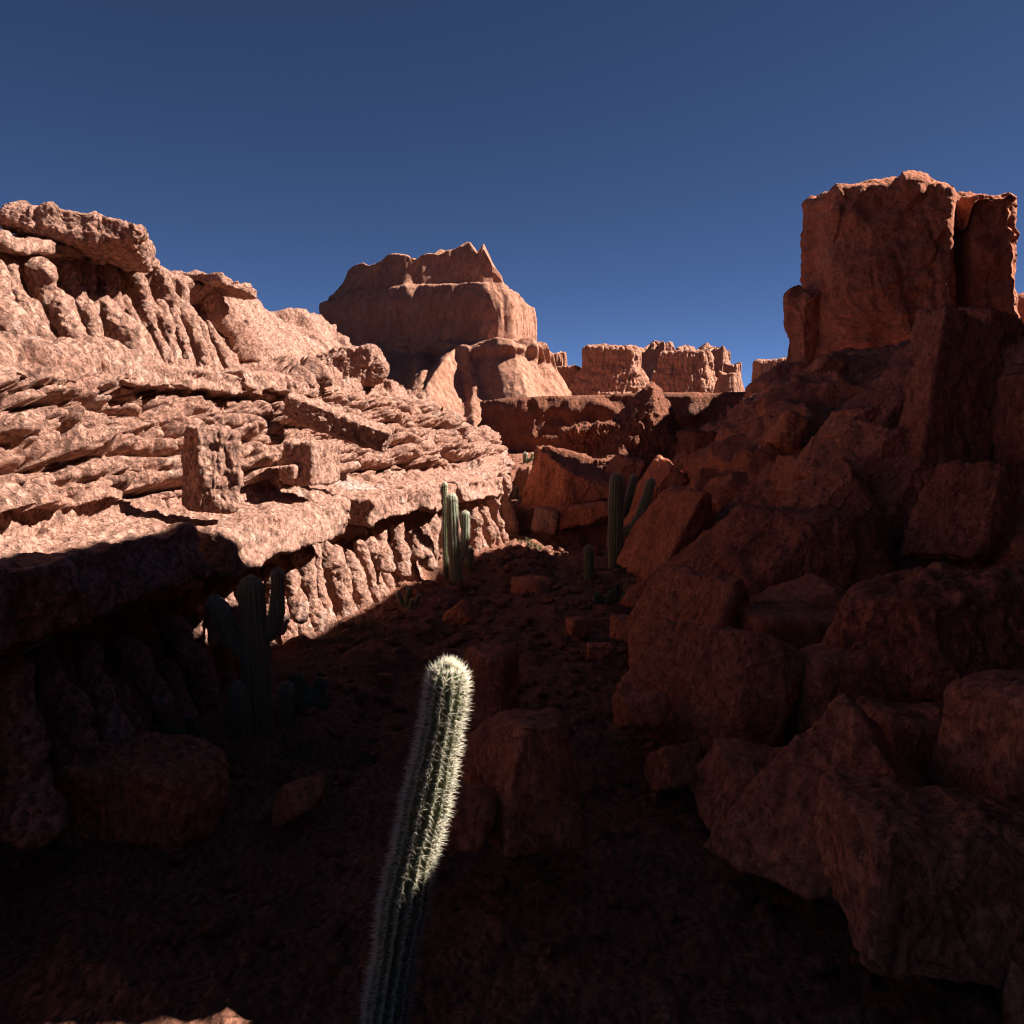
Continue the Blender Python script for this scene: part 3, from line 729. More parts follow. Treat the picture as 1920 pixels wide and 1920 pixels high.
def build_far():
    # ---- big mesa: dark flat drum over a sunlit skirt
    d = 92.
    c = P(838, 800, d); sc = d / F   # sizes below are in photo pixels times sc
    zt = lambda py: (800 - py) * sc
    def dm(V, N, u, t):
        sk = 1 - sstep(zt(668), zt(655), V[:, 2])
        xpx = V[:, 0] / sc + 838; z0 = zt(580)
        top = sstep(zt(528), zt(507), V[:, 2])
        fa = facet(u * 30, V[:, 2] * .24 + .3, 303); fb = facet(u * 62 + V[:, 2] * .05, V[:, 2] * .10, 304)
        out = sk * (1.35 * fa + .8 * fb) + (1 - sk) * (.16 * fb + .10 * facet(u * 40, V[:, 2] * .5, 305))
        out += .30 * fbm(V * np.array([.2, .2, .05]), 3, 306) + .10 * fbm(V * np.array([1.2, 1.2, .4]), 4, 307)
        out -= .5 * (1 - sk) * (1 - top) * np.maximum(0, perlin(np.stack([u * 40, u * 0, V[:, 2] * .12], -1), 308))
        out += .45 * np.exp(-((V[:, 2] - zt(590)) / 1.8) ** 2)           # bulging drum
        V = V + N * out[:, None]
        V[:, 2] += top * (.35 * facet(u * 34, V[:, 1] * 0 + .5, 311) + .7 * facet(V[:, 0] * .45, V[:, 1] * .45, 312) + .2 * facet(u * 70, u * 0 + 2.5, 313))
        sky_px = np.array([600, 615, 640, 662, 672, 700, 712, 745, 780, 790, 805, 845, 875, 887, 900, 910, 926, 945, 965, 992, 1010])
        sky_py = np.array([582, 576, 568, 548, 531, 517, 519, 504, 503, 511, 498, 496, 494, 489, 503, 492, 522, 546, 559, 566, 575])
        f = (np.interp(xpx, sky_px, sky_py) - 580) / (495. - 580)
        up = V[:, 2] > z0
        V[:, 2] = np.where(up, z0 + (V[:, 2] - z0) * f, V[:, 2])
        V[:, 1] += .24 * V[:, 0] * (1 - sstep(zt(690), zt(664), V[:, 2])) * sstep(2., -3., V[:, 1])
        V[:, 1] += 1.9 * sstep(-5., 3., V[:, 0]) * sstep(zt(559), zt(556), V[:, 2])      # bench widens to the right
        edge = np.exp(-((V[:, 2] - zt(660)) / .7) ** 2)
        V[:, 2] += edge * .45 * facet(u * 26, u * 0 + .5, 315)
        return V
    plan = [(-1, -.1), (-.93, -.45), (-.62, -.66), (-.1, -.84), (.35, -.97), (.70, -1.06), (.78, -.95), (.92, -.40), (1, .1), (.95, .5), (.7, 1), (-.7, 1), (-1, .4)]
    pxs = [(1000, 520, 1130), (800, 590, 1085), (745, 600, 1062), (700, 606, 1046), (668, 610, 1036), (660, 612, 1012), (655, 613, 1004), (625, 612, 1003), (578, 615, 992), (562, 617, 986), (557, 618, 984), (530, 620, 982), (510, 622, 980), (496, 624, 978), (494.5, 665, 930), (494, 800, 850)]
    prof = []
    for py, a, b in pxs:
        if py >= 660: sy, dy = 8.0 + (py - 660) * .056, 0.
        elif py >= 562: sy, dy = 7.9, .3
        elif py >= 496: sy, dy = 7.8, .4
        else: sy, dy = 7.8 * (b - a) / 360, .4
        prof.append((zt(py), (b - a) / 2 * sc, sy, ((a + b) / 2 - 838) * sc, dy))
    tower('mesa', 'largest flat-topped mesa with a shadowed face above a pale sunlit skirt', 'mesa', c, plan, prof, 520, 330, M['mesa'], dm)

    # ---- fluted buttes on the plateau
    def butte(px, top, bot, wpx, d, label, seed, tall, name='butte', jagk=0., sq=4, skirt=1.45, group='buttes on the far plateau'):
        c = P(px, bot, d); k = d / F
        H = (bot - top) * k; W = wpx * k / 2
        def db(V, N, u, t):
            wv = fbm(np.stack([V[:, 0] * .25, V[:, 1] * .25, V[:, 2] * .35], -1), 3, seed)
            q = np.stack([V[:, 0] * 1.5 + .7 * wv, V[:, 1] * 1.5 + .7 * wv, V[:, 2] * .07], -1)
            F1, F2, idv, _ = voronoi(q, seed)
            out = (.34 * (1 - np.exp(-4 * (F2 - F1))) + .34 * (idv - .5) + .35 * broken(V * np.array([.4, .4, .3]), seed + 8, .7)[0]) * (1 - jagk) + jagk * 1.1 * facet(u * 26, V[:, 2] * .35, seed + 2) + .25 * fbm(V * .35, 3, seed + 3) + .12 * fbm(V * 1.3, 3, seed + 4)
            out += .22 * fbm(np.stack([V[:, 0] * .1, V[:, 1] * .1, V[:, 2] * 1.6], -1), 3, seed + 6)
            V = V + N * out[:, None] * min(1, W / 4) * (.55 + .45 * sstep(-.2 * W, .6 * W, V[:, 0]))[:, None]
            tp = sstep(.86 * H, .97 * H, V[:, 2])
            V[:, 2] += tp * (.12 + .9 * jagk) * facet(V[:, 0] * .55, V[:, 1] * .55, seed + 7)
            return V
        pr = [(-4, skirt * 1.3), (0, skirt), (H * (1 - tall) * .55, 1 + (skirt - 1) * .5), (H * (1 - tall), 1.06), (H * (1 - tall) + .12 * H, .96), (H * .90, .97), (H * .97, .92), (H, .82), (H * 1.01, .4), (H, .03)]
        tower(name, label, 'butte', c, circle_plan(48, 9 if sq == 4 else sq, -16), [(z, s * W, s * W * .8, 0, 0) for z, s in pr], 300, 150, M['mesa'], db, group=group)
    butte(1146, 654, 742, 100, 112, 'fluted dark butte with a level top, nearest the large mesa', 401, .52)
    butte(1284, 664, 742, 92, 118, 'fluted squat butte standing before two pale jagged peaks', 411, .50)
    butte(1226, 652, 742, 78, 140, 'jagged pale peak behind and between the two fluted buttes', 421, .6, jagk=.9, sq=2, skirt=1.9)
    butte(1300, 656, 742, 70, 150, 'jagged pale crest showing above the squat fluted butte', 431, .6, jagk=.9, sq=2, skirt=1.5)
    butte(1338, 660, 742, 56, 132, 'pale peak with sunlit right side stepping down to the gap', 441, .6, jagk=.7, sq=2.4, skirt=1.9)
    butte(1372, 684, 742, 34, 128, 'small pale shoulder at the end of the row of buttes', 446, .6, jagk=.5, sq=2.4, skirt=1.5)
    butte(1450, 677, 742, 76, 120, 'plain flat-topped red butte beside the tall rock pillar', 451, .8, jagk=.05, sq=4, skirt=1.2)
    butte(1048, 664, 742, 30, 125, 'two small red spires between mesa and fluted butte', 461, .5, jagk=1., sq=2, skirt=2.0)
    butte(1062, 690, 742, 60, 116, 'low red block at the foot of the small spires', 466, .8, jagk=.1, sq=4, skirt=1.2)
    butte(1366, 698, 742, 40, 100, 'dark low mound in front of the pale end peak', 471, .3, jagk=.4, sq=2, skirt=1.6)

    # ---- shaded wall closing the canyon
    def dw(V, N, u, t):
        q = V
        d = .55 * fbm(q * np.array([.22, .22, .25]), 3, 501) + .22 * fbm(np.stack([q[:, 0] * .2, q[:, 1] * .2, q[:, 2] * 2.2], -1), 4, 503) + .16 * fbm(q * .9, 4, 505)
        F1, F2, idv, _ = voronoi(q * np.array([.35, .35, .6]), 507)
        d += .5 * (idv - .5) * np.clip((F2 - F1) * 5, 0, 1) + .05 * fbm(q * 4, 3, 509)
        N = N * np.array([1, 1, .12])
        return V + N * d[:, None]
    cr = [P(900, 752, 50), P(940, 748, 49), P(1000, 744, 48), P(1090, 742, 48), P(1200, 738, 48), P(1300, 737, 47), P(1420, 734, 46), P(1560, 730, 45), P(1750, 735, 44)]
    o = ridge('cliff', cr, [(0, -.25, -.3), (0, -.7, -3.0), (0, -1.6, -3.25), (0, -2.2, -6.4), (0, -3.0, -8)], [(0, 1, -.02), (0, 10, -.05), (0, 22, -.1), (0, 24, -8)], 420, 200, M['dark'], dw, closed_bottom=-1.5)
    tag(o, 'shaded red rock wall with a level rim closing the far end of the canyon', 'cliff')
    # ---- hill behind the left cliff
    cr = [P(300, 600, 25), P(360, 560, 25.5), P(405, 548, 26), P(450, 546, 27), P(485, 560, 28), P(520, 585, 28.5), P(560, 592, 29), P(598, 596, 30), P(622, 630, 30), P(640, 668, 30.5), P(680, 700, 31)]
    o = ridge('hill', cr, [(.7, -.5, -.7), (2.2, -1.6, -2.6), (3.4, -2.2, -6)], [(-1., .5, -.3), (-6, 2, -3), (-9, 3, -8)], 260, 150, M['cliff'], rocky(1.0, .22, 521), closed_bottom=2.)
    tag(o, kind='structure')
    # ---- hill far to the right of the pillar
    cr = [P(1850, 600, 52), P(1890, 552, 52), P(1925, 548, 52), P(2000, 540, 52), P(2200, 560, 52), P(2500, 640, 52)]
    o = ridge('hill', cr, [(-1., -.8, -1), (-2, -4, -8)], [(2, 1, -.5), (6, 6, -8)], 160, 110, M['red'], rocky(1.4, .3, 531), closed_bottom=-1.)
    tag(o, kind='structure')


# ------------------------------------------------------------------ the right-hand side
def build_right():
    # hillside: crest profiles in x at given y (heights relative to the eye), sampled as a heightfield
    prof = {   # y: [(x, z rel eye)...]
        4: [(1.6, -4.6), (2.6, -4.4), (4, -3.6), (6, -1.5), (9, 1)],
        9: [(1.8, -4.6), (2.6, -4.4), (4.2, -3.5), (6, -2.8), (8, .5), (12, 3)],
        13: [(2.2, -4.6), (3.2, -4.2), (4.6, -3.3), (6, -2.9), (7.6, -2.4), (9.5, -.6), (14, 4)],
        17: [(2.6, -4.6), (3.4, -4.0), (4.6, -2.9), (6.2, -2.2), (7.8, -1.9), (9.6, -.9), (12, 2.5), (15, 5)],
        21: [(3.0, -4.6), (3.8, -3.6), (5.2, -2.1), (7.0, -.7), (9.0, .1), (11.5, 1.0), (15, 4)],
        25: [(3.4, -4.6), (4.1, -3.0), (5.4, -1.3), (7.4, .9), (9.6, 2.1), (13, 2.6), (17, 3)],
        29: [(3.9, -4.6), (4.6, -3.0), (5.9, -1.2), (8.2, 1.5), (10.2, 2.2), (14, 2.6), (18, 3)],
        33: [(4.6, -3.6), (5.4, -2.4), (6.6, -.8), (9.2, 1.9), (11, 2.4), (15, 2.8), (18, 3)],
        38: [(6, -2.6), (7, -1.4), (8.5, .2), (11, 2.2), (12.8, 3.5), (13.8, 8.0), (18.2, 8.6), (19.4, 4), (26, 3.5)],  # unseen rise behind the pillar, added from here back to shade the canyon end
        44: [(7, -2.6), (8.5, -1), (11, 1), (14.5, 2.4), (16.0, 9.4), (21, 9.8), (22.5, 5), (26, 4)],
        52: [(9, -2.6), (12, -1), (16, 1), (18, 2.4), (19, 11.0), (24.5, 11.5), (25.8, 6)],
    }
    ys = np.array(sorted(prof)); X = []; xs = np.concatenate([np.arange(1.4, 14, .05), np.arange(14, 26, .2)])
    rows = np.array([np.interp(xs, [a for a, b in prof[y]], [b for a, b in prof[y]]) for y in ys])
    yy = np.concatenate([np.arange(4, 40, .075), np.arange(40, 52, .15)])
    H = np.stack([np.interp(yy, ys, rows[:, k]) for k in range(len(xs))], 0)
    for _ in range(6): H[:, 1:-1] = (H[:, :-2] + 2 * H[:, 1:-1] + H[:, 2:]) / 4
    XX, YY = np.meshgrid(xs, yy, indexing='ij')
    V = np.stack([XX, YY, H + EYE], -1).reshape(-1, 3)
    N = grid_normals(V, len(xs), len(yy))
    if N[:, 2].mean() < 0: N = -N
    # slanting slabs: rock grain runs up the slope
    q = V @ eul(0, -38, 14).T
    pA, eA = broken(np.stack([q[:, 0] * .30, q[:, 1] * .62, q[:, 2] * .7], -1) + .18 * fbm(V * .5, 2, 601)[:, None], 603, .6)
    pB, eB = broken(np.stack([q[:, 0] * .7, q[:, 1] * 1.5, q[:, 2] * 1.5], -1) + .2 * fbm(V * 1., 2, 605)[:, None], 607, .6)
    pC, eC = broken(np.stack([q[:, 0] * 1.8, q[:, 1] * 3.2, q[:, 2] * 3.2], -1) + .2 * fbm(V * 2., 2, 606)[:, None], 608, .9)
    out = .25 * fbm(V * .35, 3, 609) + .60 * pA * np.clip(eA * 6, 0, 1) + .24 * pB * np.clip(eB * 6, 0, 1) + .08 * pC * np.clip(eC * 6, 0, 1) + .07 * ridged(q * np.array([.5, 1.6, 1.6]), 4, 611)
    out += .05 * fbm(V * 2.5, 4, 613) + .03 * fbm(V * 8, 3, 615)
    V = V + N * out[:, None]
    o = mesh_obj('hillside', V, grid_faces(len(xs), len(yy)), M['red'])
    tag(o, kind='structure')

    # unseen ridge on the right, crest shaped to throw shade over the canyon floor
    yk = np.array([-14, 4.5, 4.65, 5.6, 5.75, 8, 12.2, 12.7, 14.6, 16.4, 18, 22, 26, 29.5])
    xb = np.array([-4.5, -4.5, -4.5, -4.5, -4.5, -5.2, -4.7, -4.5, -4.1, -3.85, -3.5, -2.85, -1.8, -.6])
    zb = np.array([-1.3, -1.3, -6.4, -6.4, -1.3, -1.2, -1.35, -2.1, -3.0, -3.75, -3.75, -3.75, -3.8, -4.1])  # deep dip: notch added so a sun shaft reaches the foreground cactus
    yv = np.concatenate([np.arange(-14, 3, .4), np.arange(3, 29.5, .07)])
    cr = []; ta = math.tan(SUN_AZ)
    for yb in yv:                                    # yb: where the shadow edge falls, y: the crest point that throws it
        b, z = np.interp(yb, yk, xb), np.interp(yb, yk, zb)
        y = (yb + (1.6 - b) * ta) / (1 - .625 * ta)
        if y < 0: y = yb + (1.6 - b) * ta
        xc = 1.6 + max(0, .625 * y)
        cr.append((xc, y, EYE + z + TAN / math.cos(SUN_AZ) * (xc - b)))
    def dr(V, N, u, t):
        edge = sstep(.0, .35, np.abs(t - .42) * 2)
        d = .5 * fbm(V * .5, 3, 621) * edge + .10 * fbm(V * 2, 4, 623) + .3 * (voronoi(V * .6, 625)[2] - .5) * edge
        return V + np.abs(d)[:, None] * np.array([1, 0, 0]) * .6 + (d * .3)[:, None] * np.array([0, 0, 1.]) * .3
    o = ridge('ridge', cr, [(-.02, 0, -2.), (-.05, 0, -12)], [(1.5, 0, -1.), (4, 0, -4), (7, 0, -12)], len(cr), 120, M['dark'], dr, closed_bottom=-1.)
    tag(o, kind='structure')

    # ---- tall pillar
    d = 34.; k = d / F
    c = P(1686, 712, d)
    zt = lambda py: (712 - py) * k
    def dp(V, N, u, t):
        wv = fbm(V * np.array([.5, .5, .6]), 3, 641)
        pA, eA = broken(np.stack([V[:, 0] * .36 + .1 * wv, V[:, 1] * .36 + .1 * wv, V[:, 2] * .16], -1), 643, .55)
        pB, eB = broken(np.stack([V[:, 0] * .95 + .2 * wv, V[:, 1] * .95 + .2 * wv, V[:, 2] * .5], -1), 644, .8)
        d = .42 * pA * np.clip(eA * 12, 0, 1) + .20 * pB * np.clip(eB * 9, 0, 1)
        d += .14 * fbm(V * .7, 3, 645) + .08 * fbm(V * 2.2, 4, 647) + .035 * fbm(V * 7, 3, 649)
        d += .10 * fbm(np.stack([V[:, 0] * .3, V[:, 1] * .3, V[:, 2] * 1.5], -1), 3, 651)
        # deep cleft
        cx = (1746 - 1690) * k + .12 * np.sin(V[:, 2] * .9)
        front = sstep(.3, -1., V[:, 1])
        d -= 1.6 * np.exp(-((V[:, 0] - cx) / .22) ** 2) * front
        # right part set back a little
        d -= .5 * sstep(cx, cx + .2, V[:, 0]) * front
        # shoulder column low on the left side
        sh = sstep(zt(540), zt(556), V[:, 2] * 0 + V[:, 2]) 
        return V + N * d[:, None]
    W = (1868 - 1506) / 2 * k * .94
    pr = [(zt(800), 1.22), (zt(720), 1.10), (zt(690), 1.06), (zt(640), 1.02), (zt(560), .99), (zt(480), 1.0), (zt(432), 1.0), (zt(400), .99), (zt(388), .95), (zt(381), .85), (zt(379), .5), (zt(380), .03)]
    plan = [(-1, -.35), (-.93, -.62), (-.6, -.78), (0, -.93), (.6, -1.08), (.92, -1.05), (1, -.75), (1, .5), (.7, .95), (-.7, .95), (-1, .5)]
    tower('rock_pillar', 'tall dark red rock pillar split by a deep vertical crack', 'rock pillar', c, plan, [(z, s * W, s * W * .72, 0, 0) for z, s in pr], 420, 300, M['red'], dp)
    # low column standing against its left side
    c2 = P(1514, 735, 33.6)
    def dq(V, N, u, t):
        pA, eA = broken(V * np.array([.8, .8, .4]) + .15 * fbm(V, 2, 660)[:, None], 661, .8)
        d = .30 * pA * np.clip(eA * 9, 0, 1) + .12 * fbm(V * .8, 3, 663) + .10 * fbm(V * 2.5, 4, 665) + .03 * fbm(V * 7, 3, 666)
        return V + N * d[:, None]
    k2 = 33.6 / F
    pr = [(-1.5, 1.3), (0, 1.1), (60 * k2, .95), (150 * k2, .9), (176 * k2, .92), (184 * k2, .8), (187 * k2, .4), (187 * k2, .03)]
    tower('rock_column', 'short red rock column leaning on the left flank of the tall pillar', 'rock column', c2, circle_plan(24, 6, 15), [(z, s * 36 * k2, s * 34 * k2, 0, 0) for z, s in pr], 160, 150, M['red'], dq)

    B = boulder
    # leaning slab right of the pillar
    B('leaning_slab', 'long upright slab leaning on the slope below the tall pillar', 'rock slab', P(1775, 815, 17.8), (.90, .50, 2.45), [(1, 0, 0, .85), (-1, 0, .05, .9), (0, -1, .1, .8), (0, 1, 0, .9), (0, 0, 1, 1), (.3, 0, 1, 1.0), (0, 0, -1, 1)], 31, (-12, 17, 12), 6, 22, .05, 'red', 2)
    B('boulder', 'ragged rock mass with sunlit rim behind the top of the leaning slab', 'rock', P(1822, 655, 24), (1.15, 1.1, .85), None, 32, (5, 10, 20), 6, 12, .08, 'red', 6)
    B('boulder', 'round rock bulge at the picture edge beside the leaning slab', 'rock', P(1968, 800, 17.), (.62, .8, 1.0), None, 33, (0, 0, 10), 5, 8, .06, 'red', 4)
    B('boulder', 'rounded dark boulder wedged at the foot of the tall pillar', 'boulder', P(1590, 705, 27.), (1.0, .7, .55), None, 34, (0, 8, 5), 5, 7, .06, 'red', 4)
    SL = [(-1, -.25, .25, .72), (1, -.3, .1, .72), (0, -1, .1, .8), (0, 1, 0, 1), (-.15, 0, 1, .92), (0, 0, -1, 1), (.7, 0, .7, .95)]
    for k, (px, py, d, h, ry, rz, lab) in enumerate([
            (1398, 880, 25.5, (.55, .7, 1.5), 40, 0, 'long slanting rock rib lowest on the skyline edge of the slope'),
            (1452, 800, 27, (.5, .7, 1.3), 42, 8, 'slanting rock rib high on the skyline edge, under the short column'),
            (1505, 930, 19.5, (.55, .6, 1.2), 38, -6, 'slanting slab in the middle of the slope, left of the pale-tipped stone'),
            (1400, 990, 20.5, (.6, .7, .9), 36, 10, 'broken slab just above the humped rock face'),
            (1690, 770, 22, (.7, .7, 1.3), 34, 4, 'steep slab between the wedged boulder and the leaning slab'),
            (1610, 790, 23, (.5, .6, 1.1), 36, -10, 'narrow slab directly below the dark wedged boulder'),
            (1690, 935, 17.2, (.5, .5, .9), 30, 12, 'angular slab against the foot of the leaning slab'),
            (1850, 960, 15.5, (.9, .7, .9), 12, 20, 'angular block in the dark recess right of the leaning slab')]):
        B('leaning_rock', lab, 'rock slab', P(px, py, d), h, SL, 110 + k, (-8, ry, rz), 6, 20, .06, 'red', 3)
    B('boulder', 'small upright knob low under the tall pillar', 'boulder', P(1545, 722, 26), (.45, .5, .75), None, 35, (0, 15, 0), 5, 6, .05, 'red', 3)
    # slope stones
    B('boulder', 'slanting stone with a pale ridge in the middle of the slope', 'boulder', P(1560, 850, 19.), (.40, .55, 1.25), [(-1, -.2, .2, .7), (1, -.5, .1, .8), (0, -1, 0, .8), (0, 1, 0, 1), (-.2, 0, 1, .9), (0, 0, -1, 1), (1, 0, .5, .8)], 36, (-10, 36, 0), 6, 16, .05, 'boulder', 3)
    B('boulder', 'broad slanting block with a flat dark right face on the slope', 'boulder', P(1640, 870, 18), (.70, .6, .85), [(-1, -.5, .5, .7), (1, -.3, .1, .75), (0, -1, .1, .8), (0, 1, 0, 1), (.3, .1, 1, .75), (0, 0, -1, 1)], 37, (-10, 30, 0), 6, 16, .05, 'boulder', 3)
    B('boulder', 'pointed pale-tipped stone on the slope above the broad rock face', 'boulder', P(1580, 930, 17), (.72, .55, .60), [(-1, -.4, .9, .6), (1, -.4, .8, .6), (0, -1, .3, .7), (0, 1, .2, 1), (0, 0, -1, 1)], 38, (0, 8, 0), 6, 14, .04, 'boulder', 2)
    B('boulder', 'small rounded stone standing up on the slope crest line', 'boulder', P(1475, 805, 22), (.32, .4, .42), None, 39, (0, 20, 0), 5, 7, .04, 'boulder', 3)
    B('boulder', 'dark little stone lower on the slope, left of the slanting stone', 'boulder', P(1492, 888, 20), (.32, .4, .32), None, 40, (0, 25, 30), 5, 9, .04, 'boulder', 3)
    B('boulder', 'broad humped rock face across the lower slope', 'boulder', P(1515, 1050, 15.8), (1.65, 1.1, .98), [(-1, -.35, .7, .68), (.9, -.45, .3, .85), (0, -1, .2, .7), (0, 1, 0, 1), (0, 0, 1, .85), (0, 0, -1, 1.1)], 41, (0, 3, 6), 6, 14, .06, 'red', 4)
    B('boulder', 'tall leaning block with a bright left face, beside the armed cactus', 'boulder', P(1272, 1005, 20.5), (.78, .8, 1.2), [(-1, -.45, .15, .62), (.75, -.7, -.1, .62), (0, 1, 0, 1), (-.1, .1, 1, .85), (.6, .2, 1, .8), (0, 0, -1, 1)], 42, (0, 22, 0), 6, 22, .05, 'boulder', 2)
    B('boulder', 'small rounded boulder at the foot of the leaning blocks', 'boulder', P(1256, 1124, 17.2), (.42, .45, .48), None, 43, (0, 10, 0), 5, 8, .04, 'boulder', 4)
    B('boulder', 'large tilted boulder with a pointed top behind the split boulder', 'boulder', P(1318, 1190, 13.2), (.70, .8, 1.02), [(-1, -.5, .2, .72), (.8, -.6, .35, .72), (.2, .3, 1, .78), (0, 1, 0, 1), (0, 0, -1, 1), (-.4, 0, 1, .95)], 44, (0, 24, 0), 6, 20, .05, 'boulder', 3)
    B('boulder', 'great split boulder with a steep dark right side, largest in the pile', 'boulder', P(1395, 1322, 10.9), (.86, .8, 1.0), [(-.9, -.5, .35, .80), (.8, -.65, -.15, .70), (-.1, -1, .1, .85), (.15, .2, 1, .82), (.7, .1, .7, .88), (0, 1, 0, 1), (-.6, -.2, -.8, .9), (0, 0, -1, 1)], 45, (0, 8, 8), 6, 22, .05, 'boulder', 3)
    B('boulder', 'huge lumpy boulder overhanging a dark hollow at the picture edge', 'boulder', P(1800, 1215, 10.8), (1.55, 1.1, 1.02), [(-1, -.5, .1, .82), (1, 0, 0, 1), (0, -1, .15, .8), (-.45, -.5, -.8, .78), (.2, -.3, -1, .95), (-.1, 0, 1, .82), (0, 1, 0, 1)], 46, (0, -6, 0), 6, 12, .08, 'red', 5)
    B('boulder', 'smooth rock set back in the hollow under the huge boulder', 'boulder', P(1585, 1330, 10.9), (.72, .6, .80), None, 47, (0, 0, 10), 6, 9, .03, 'boulder', 3)
    B('boulder', 'pyramid boulder with a glowing left face near the lower corner', 'boulder', P(1625, 1500, 7.6), (.72, .6, .62), [(-.85, -.5, .6, .66), (.75, -.35, .75, .60), (0, -1, .2, .8), (0, 1, .3, .9), (0, 0, -1, 1)], 48, (0, 6, 10), 6, 22, .04, 'boulder', 2)
    B('boulder', 'low flat slab lying between the split boulder and the pyramid boulder', 'rock slab', P(1430, 1490, 8.6), (.55, .6, .34), [(-1, -.3, .2, .8), (1, 0, 0, 1), (0, -1, .4, .8), (0, 0, 1, .8), (.15, 0, 1, .85), (0, 1, 0, 1), (0, 0, -1, 1)], 49, (4, 4, -15), 6, 20, .03, 'boulder', 2)
    B('boulder', 'cut-off boulder with a smooth bright front at the edge of the picture', 'boulder', P(1950, 1405, 7.2), (.52, .55, .58), [(-1, -.3, .05, .85), (0, -1, .05, .85), (1, 0, 0, 1), (0, 0, 1, .9), (-.5, 0, 1, 1.02), (0, 1, 0, 1), (0, 0, -1, 1)], 50, (0, 6, -6), 6, 16, .03, 'boulder', 2)
    B('boulder', 'low crumbling rock beneath the huge overhanging boulder', 'boulder', P(1760, 1420, 9.0), (.80, .6, .45), None, 51, (0, 6, 0), 6, 9, .05, 'boulder', 5)
    B('boulder', 'small wedge of rock poking out behind the great split boulder', 'boulder', P(1540, 1120, 13.6), (.55, .5, .30), [(-.7, -.3, 1, .6), (.9, -.2, .9, .6), (0, -1, .3, .8), (0, 1, 0, 1), (0, 0, -1, 1)], 52, (0, 0, 0), 5, 14, .04, 'boulder', 2)
    B('boulder', 'flat shelf stone behind the huge boulder', 'rock slab', P(1500, 1180, 12.6), (.9, .7, .25), None, 53, (0, 3, 10), 5, 14, .04, 'boulder', 3)
    B('boulder', 'tumbled stone in the lower corner below the pyramid boulder', 'boulder', P(1800, 1640, 6.4), (.9, .6, .5), None, 54, (0, 4, 0), 6, 10, .04, 'boulder', 4)


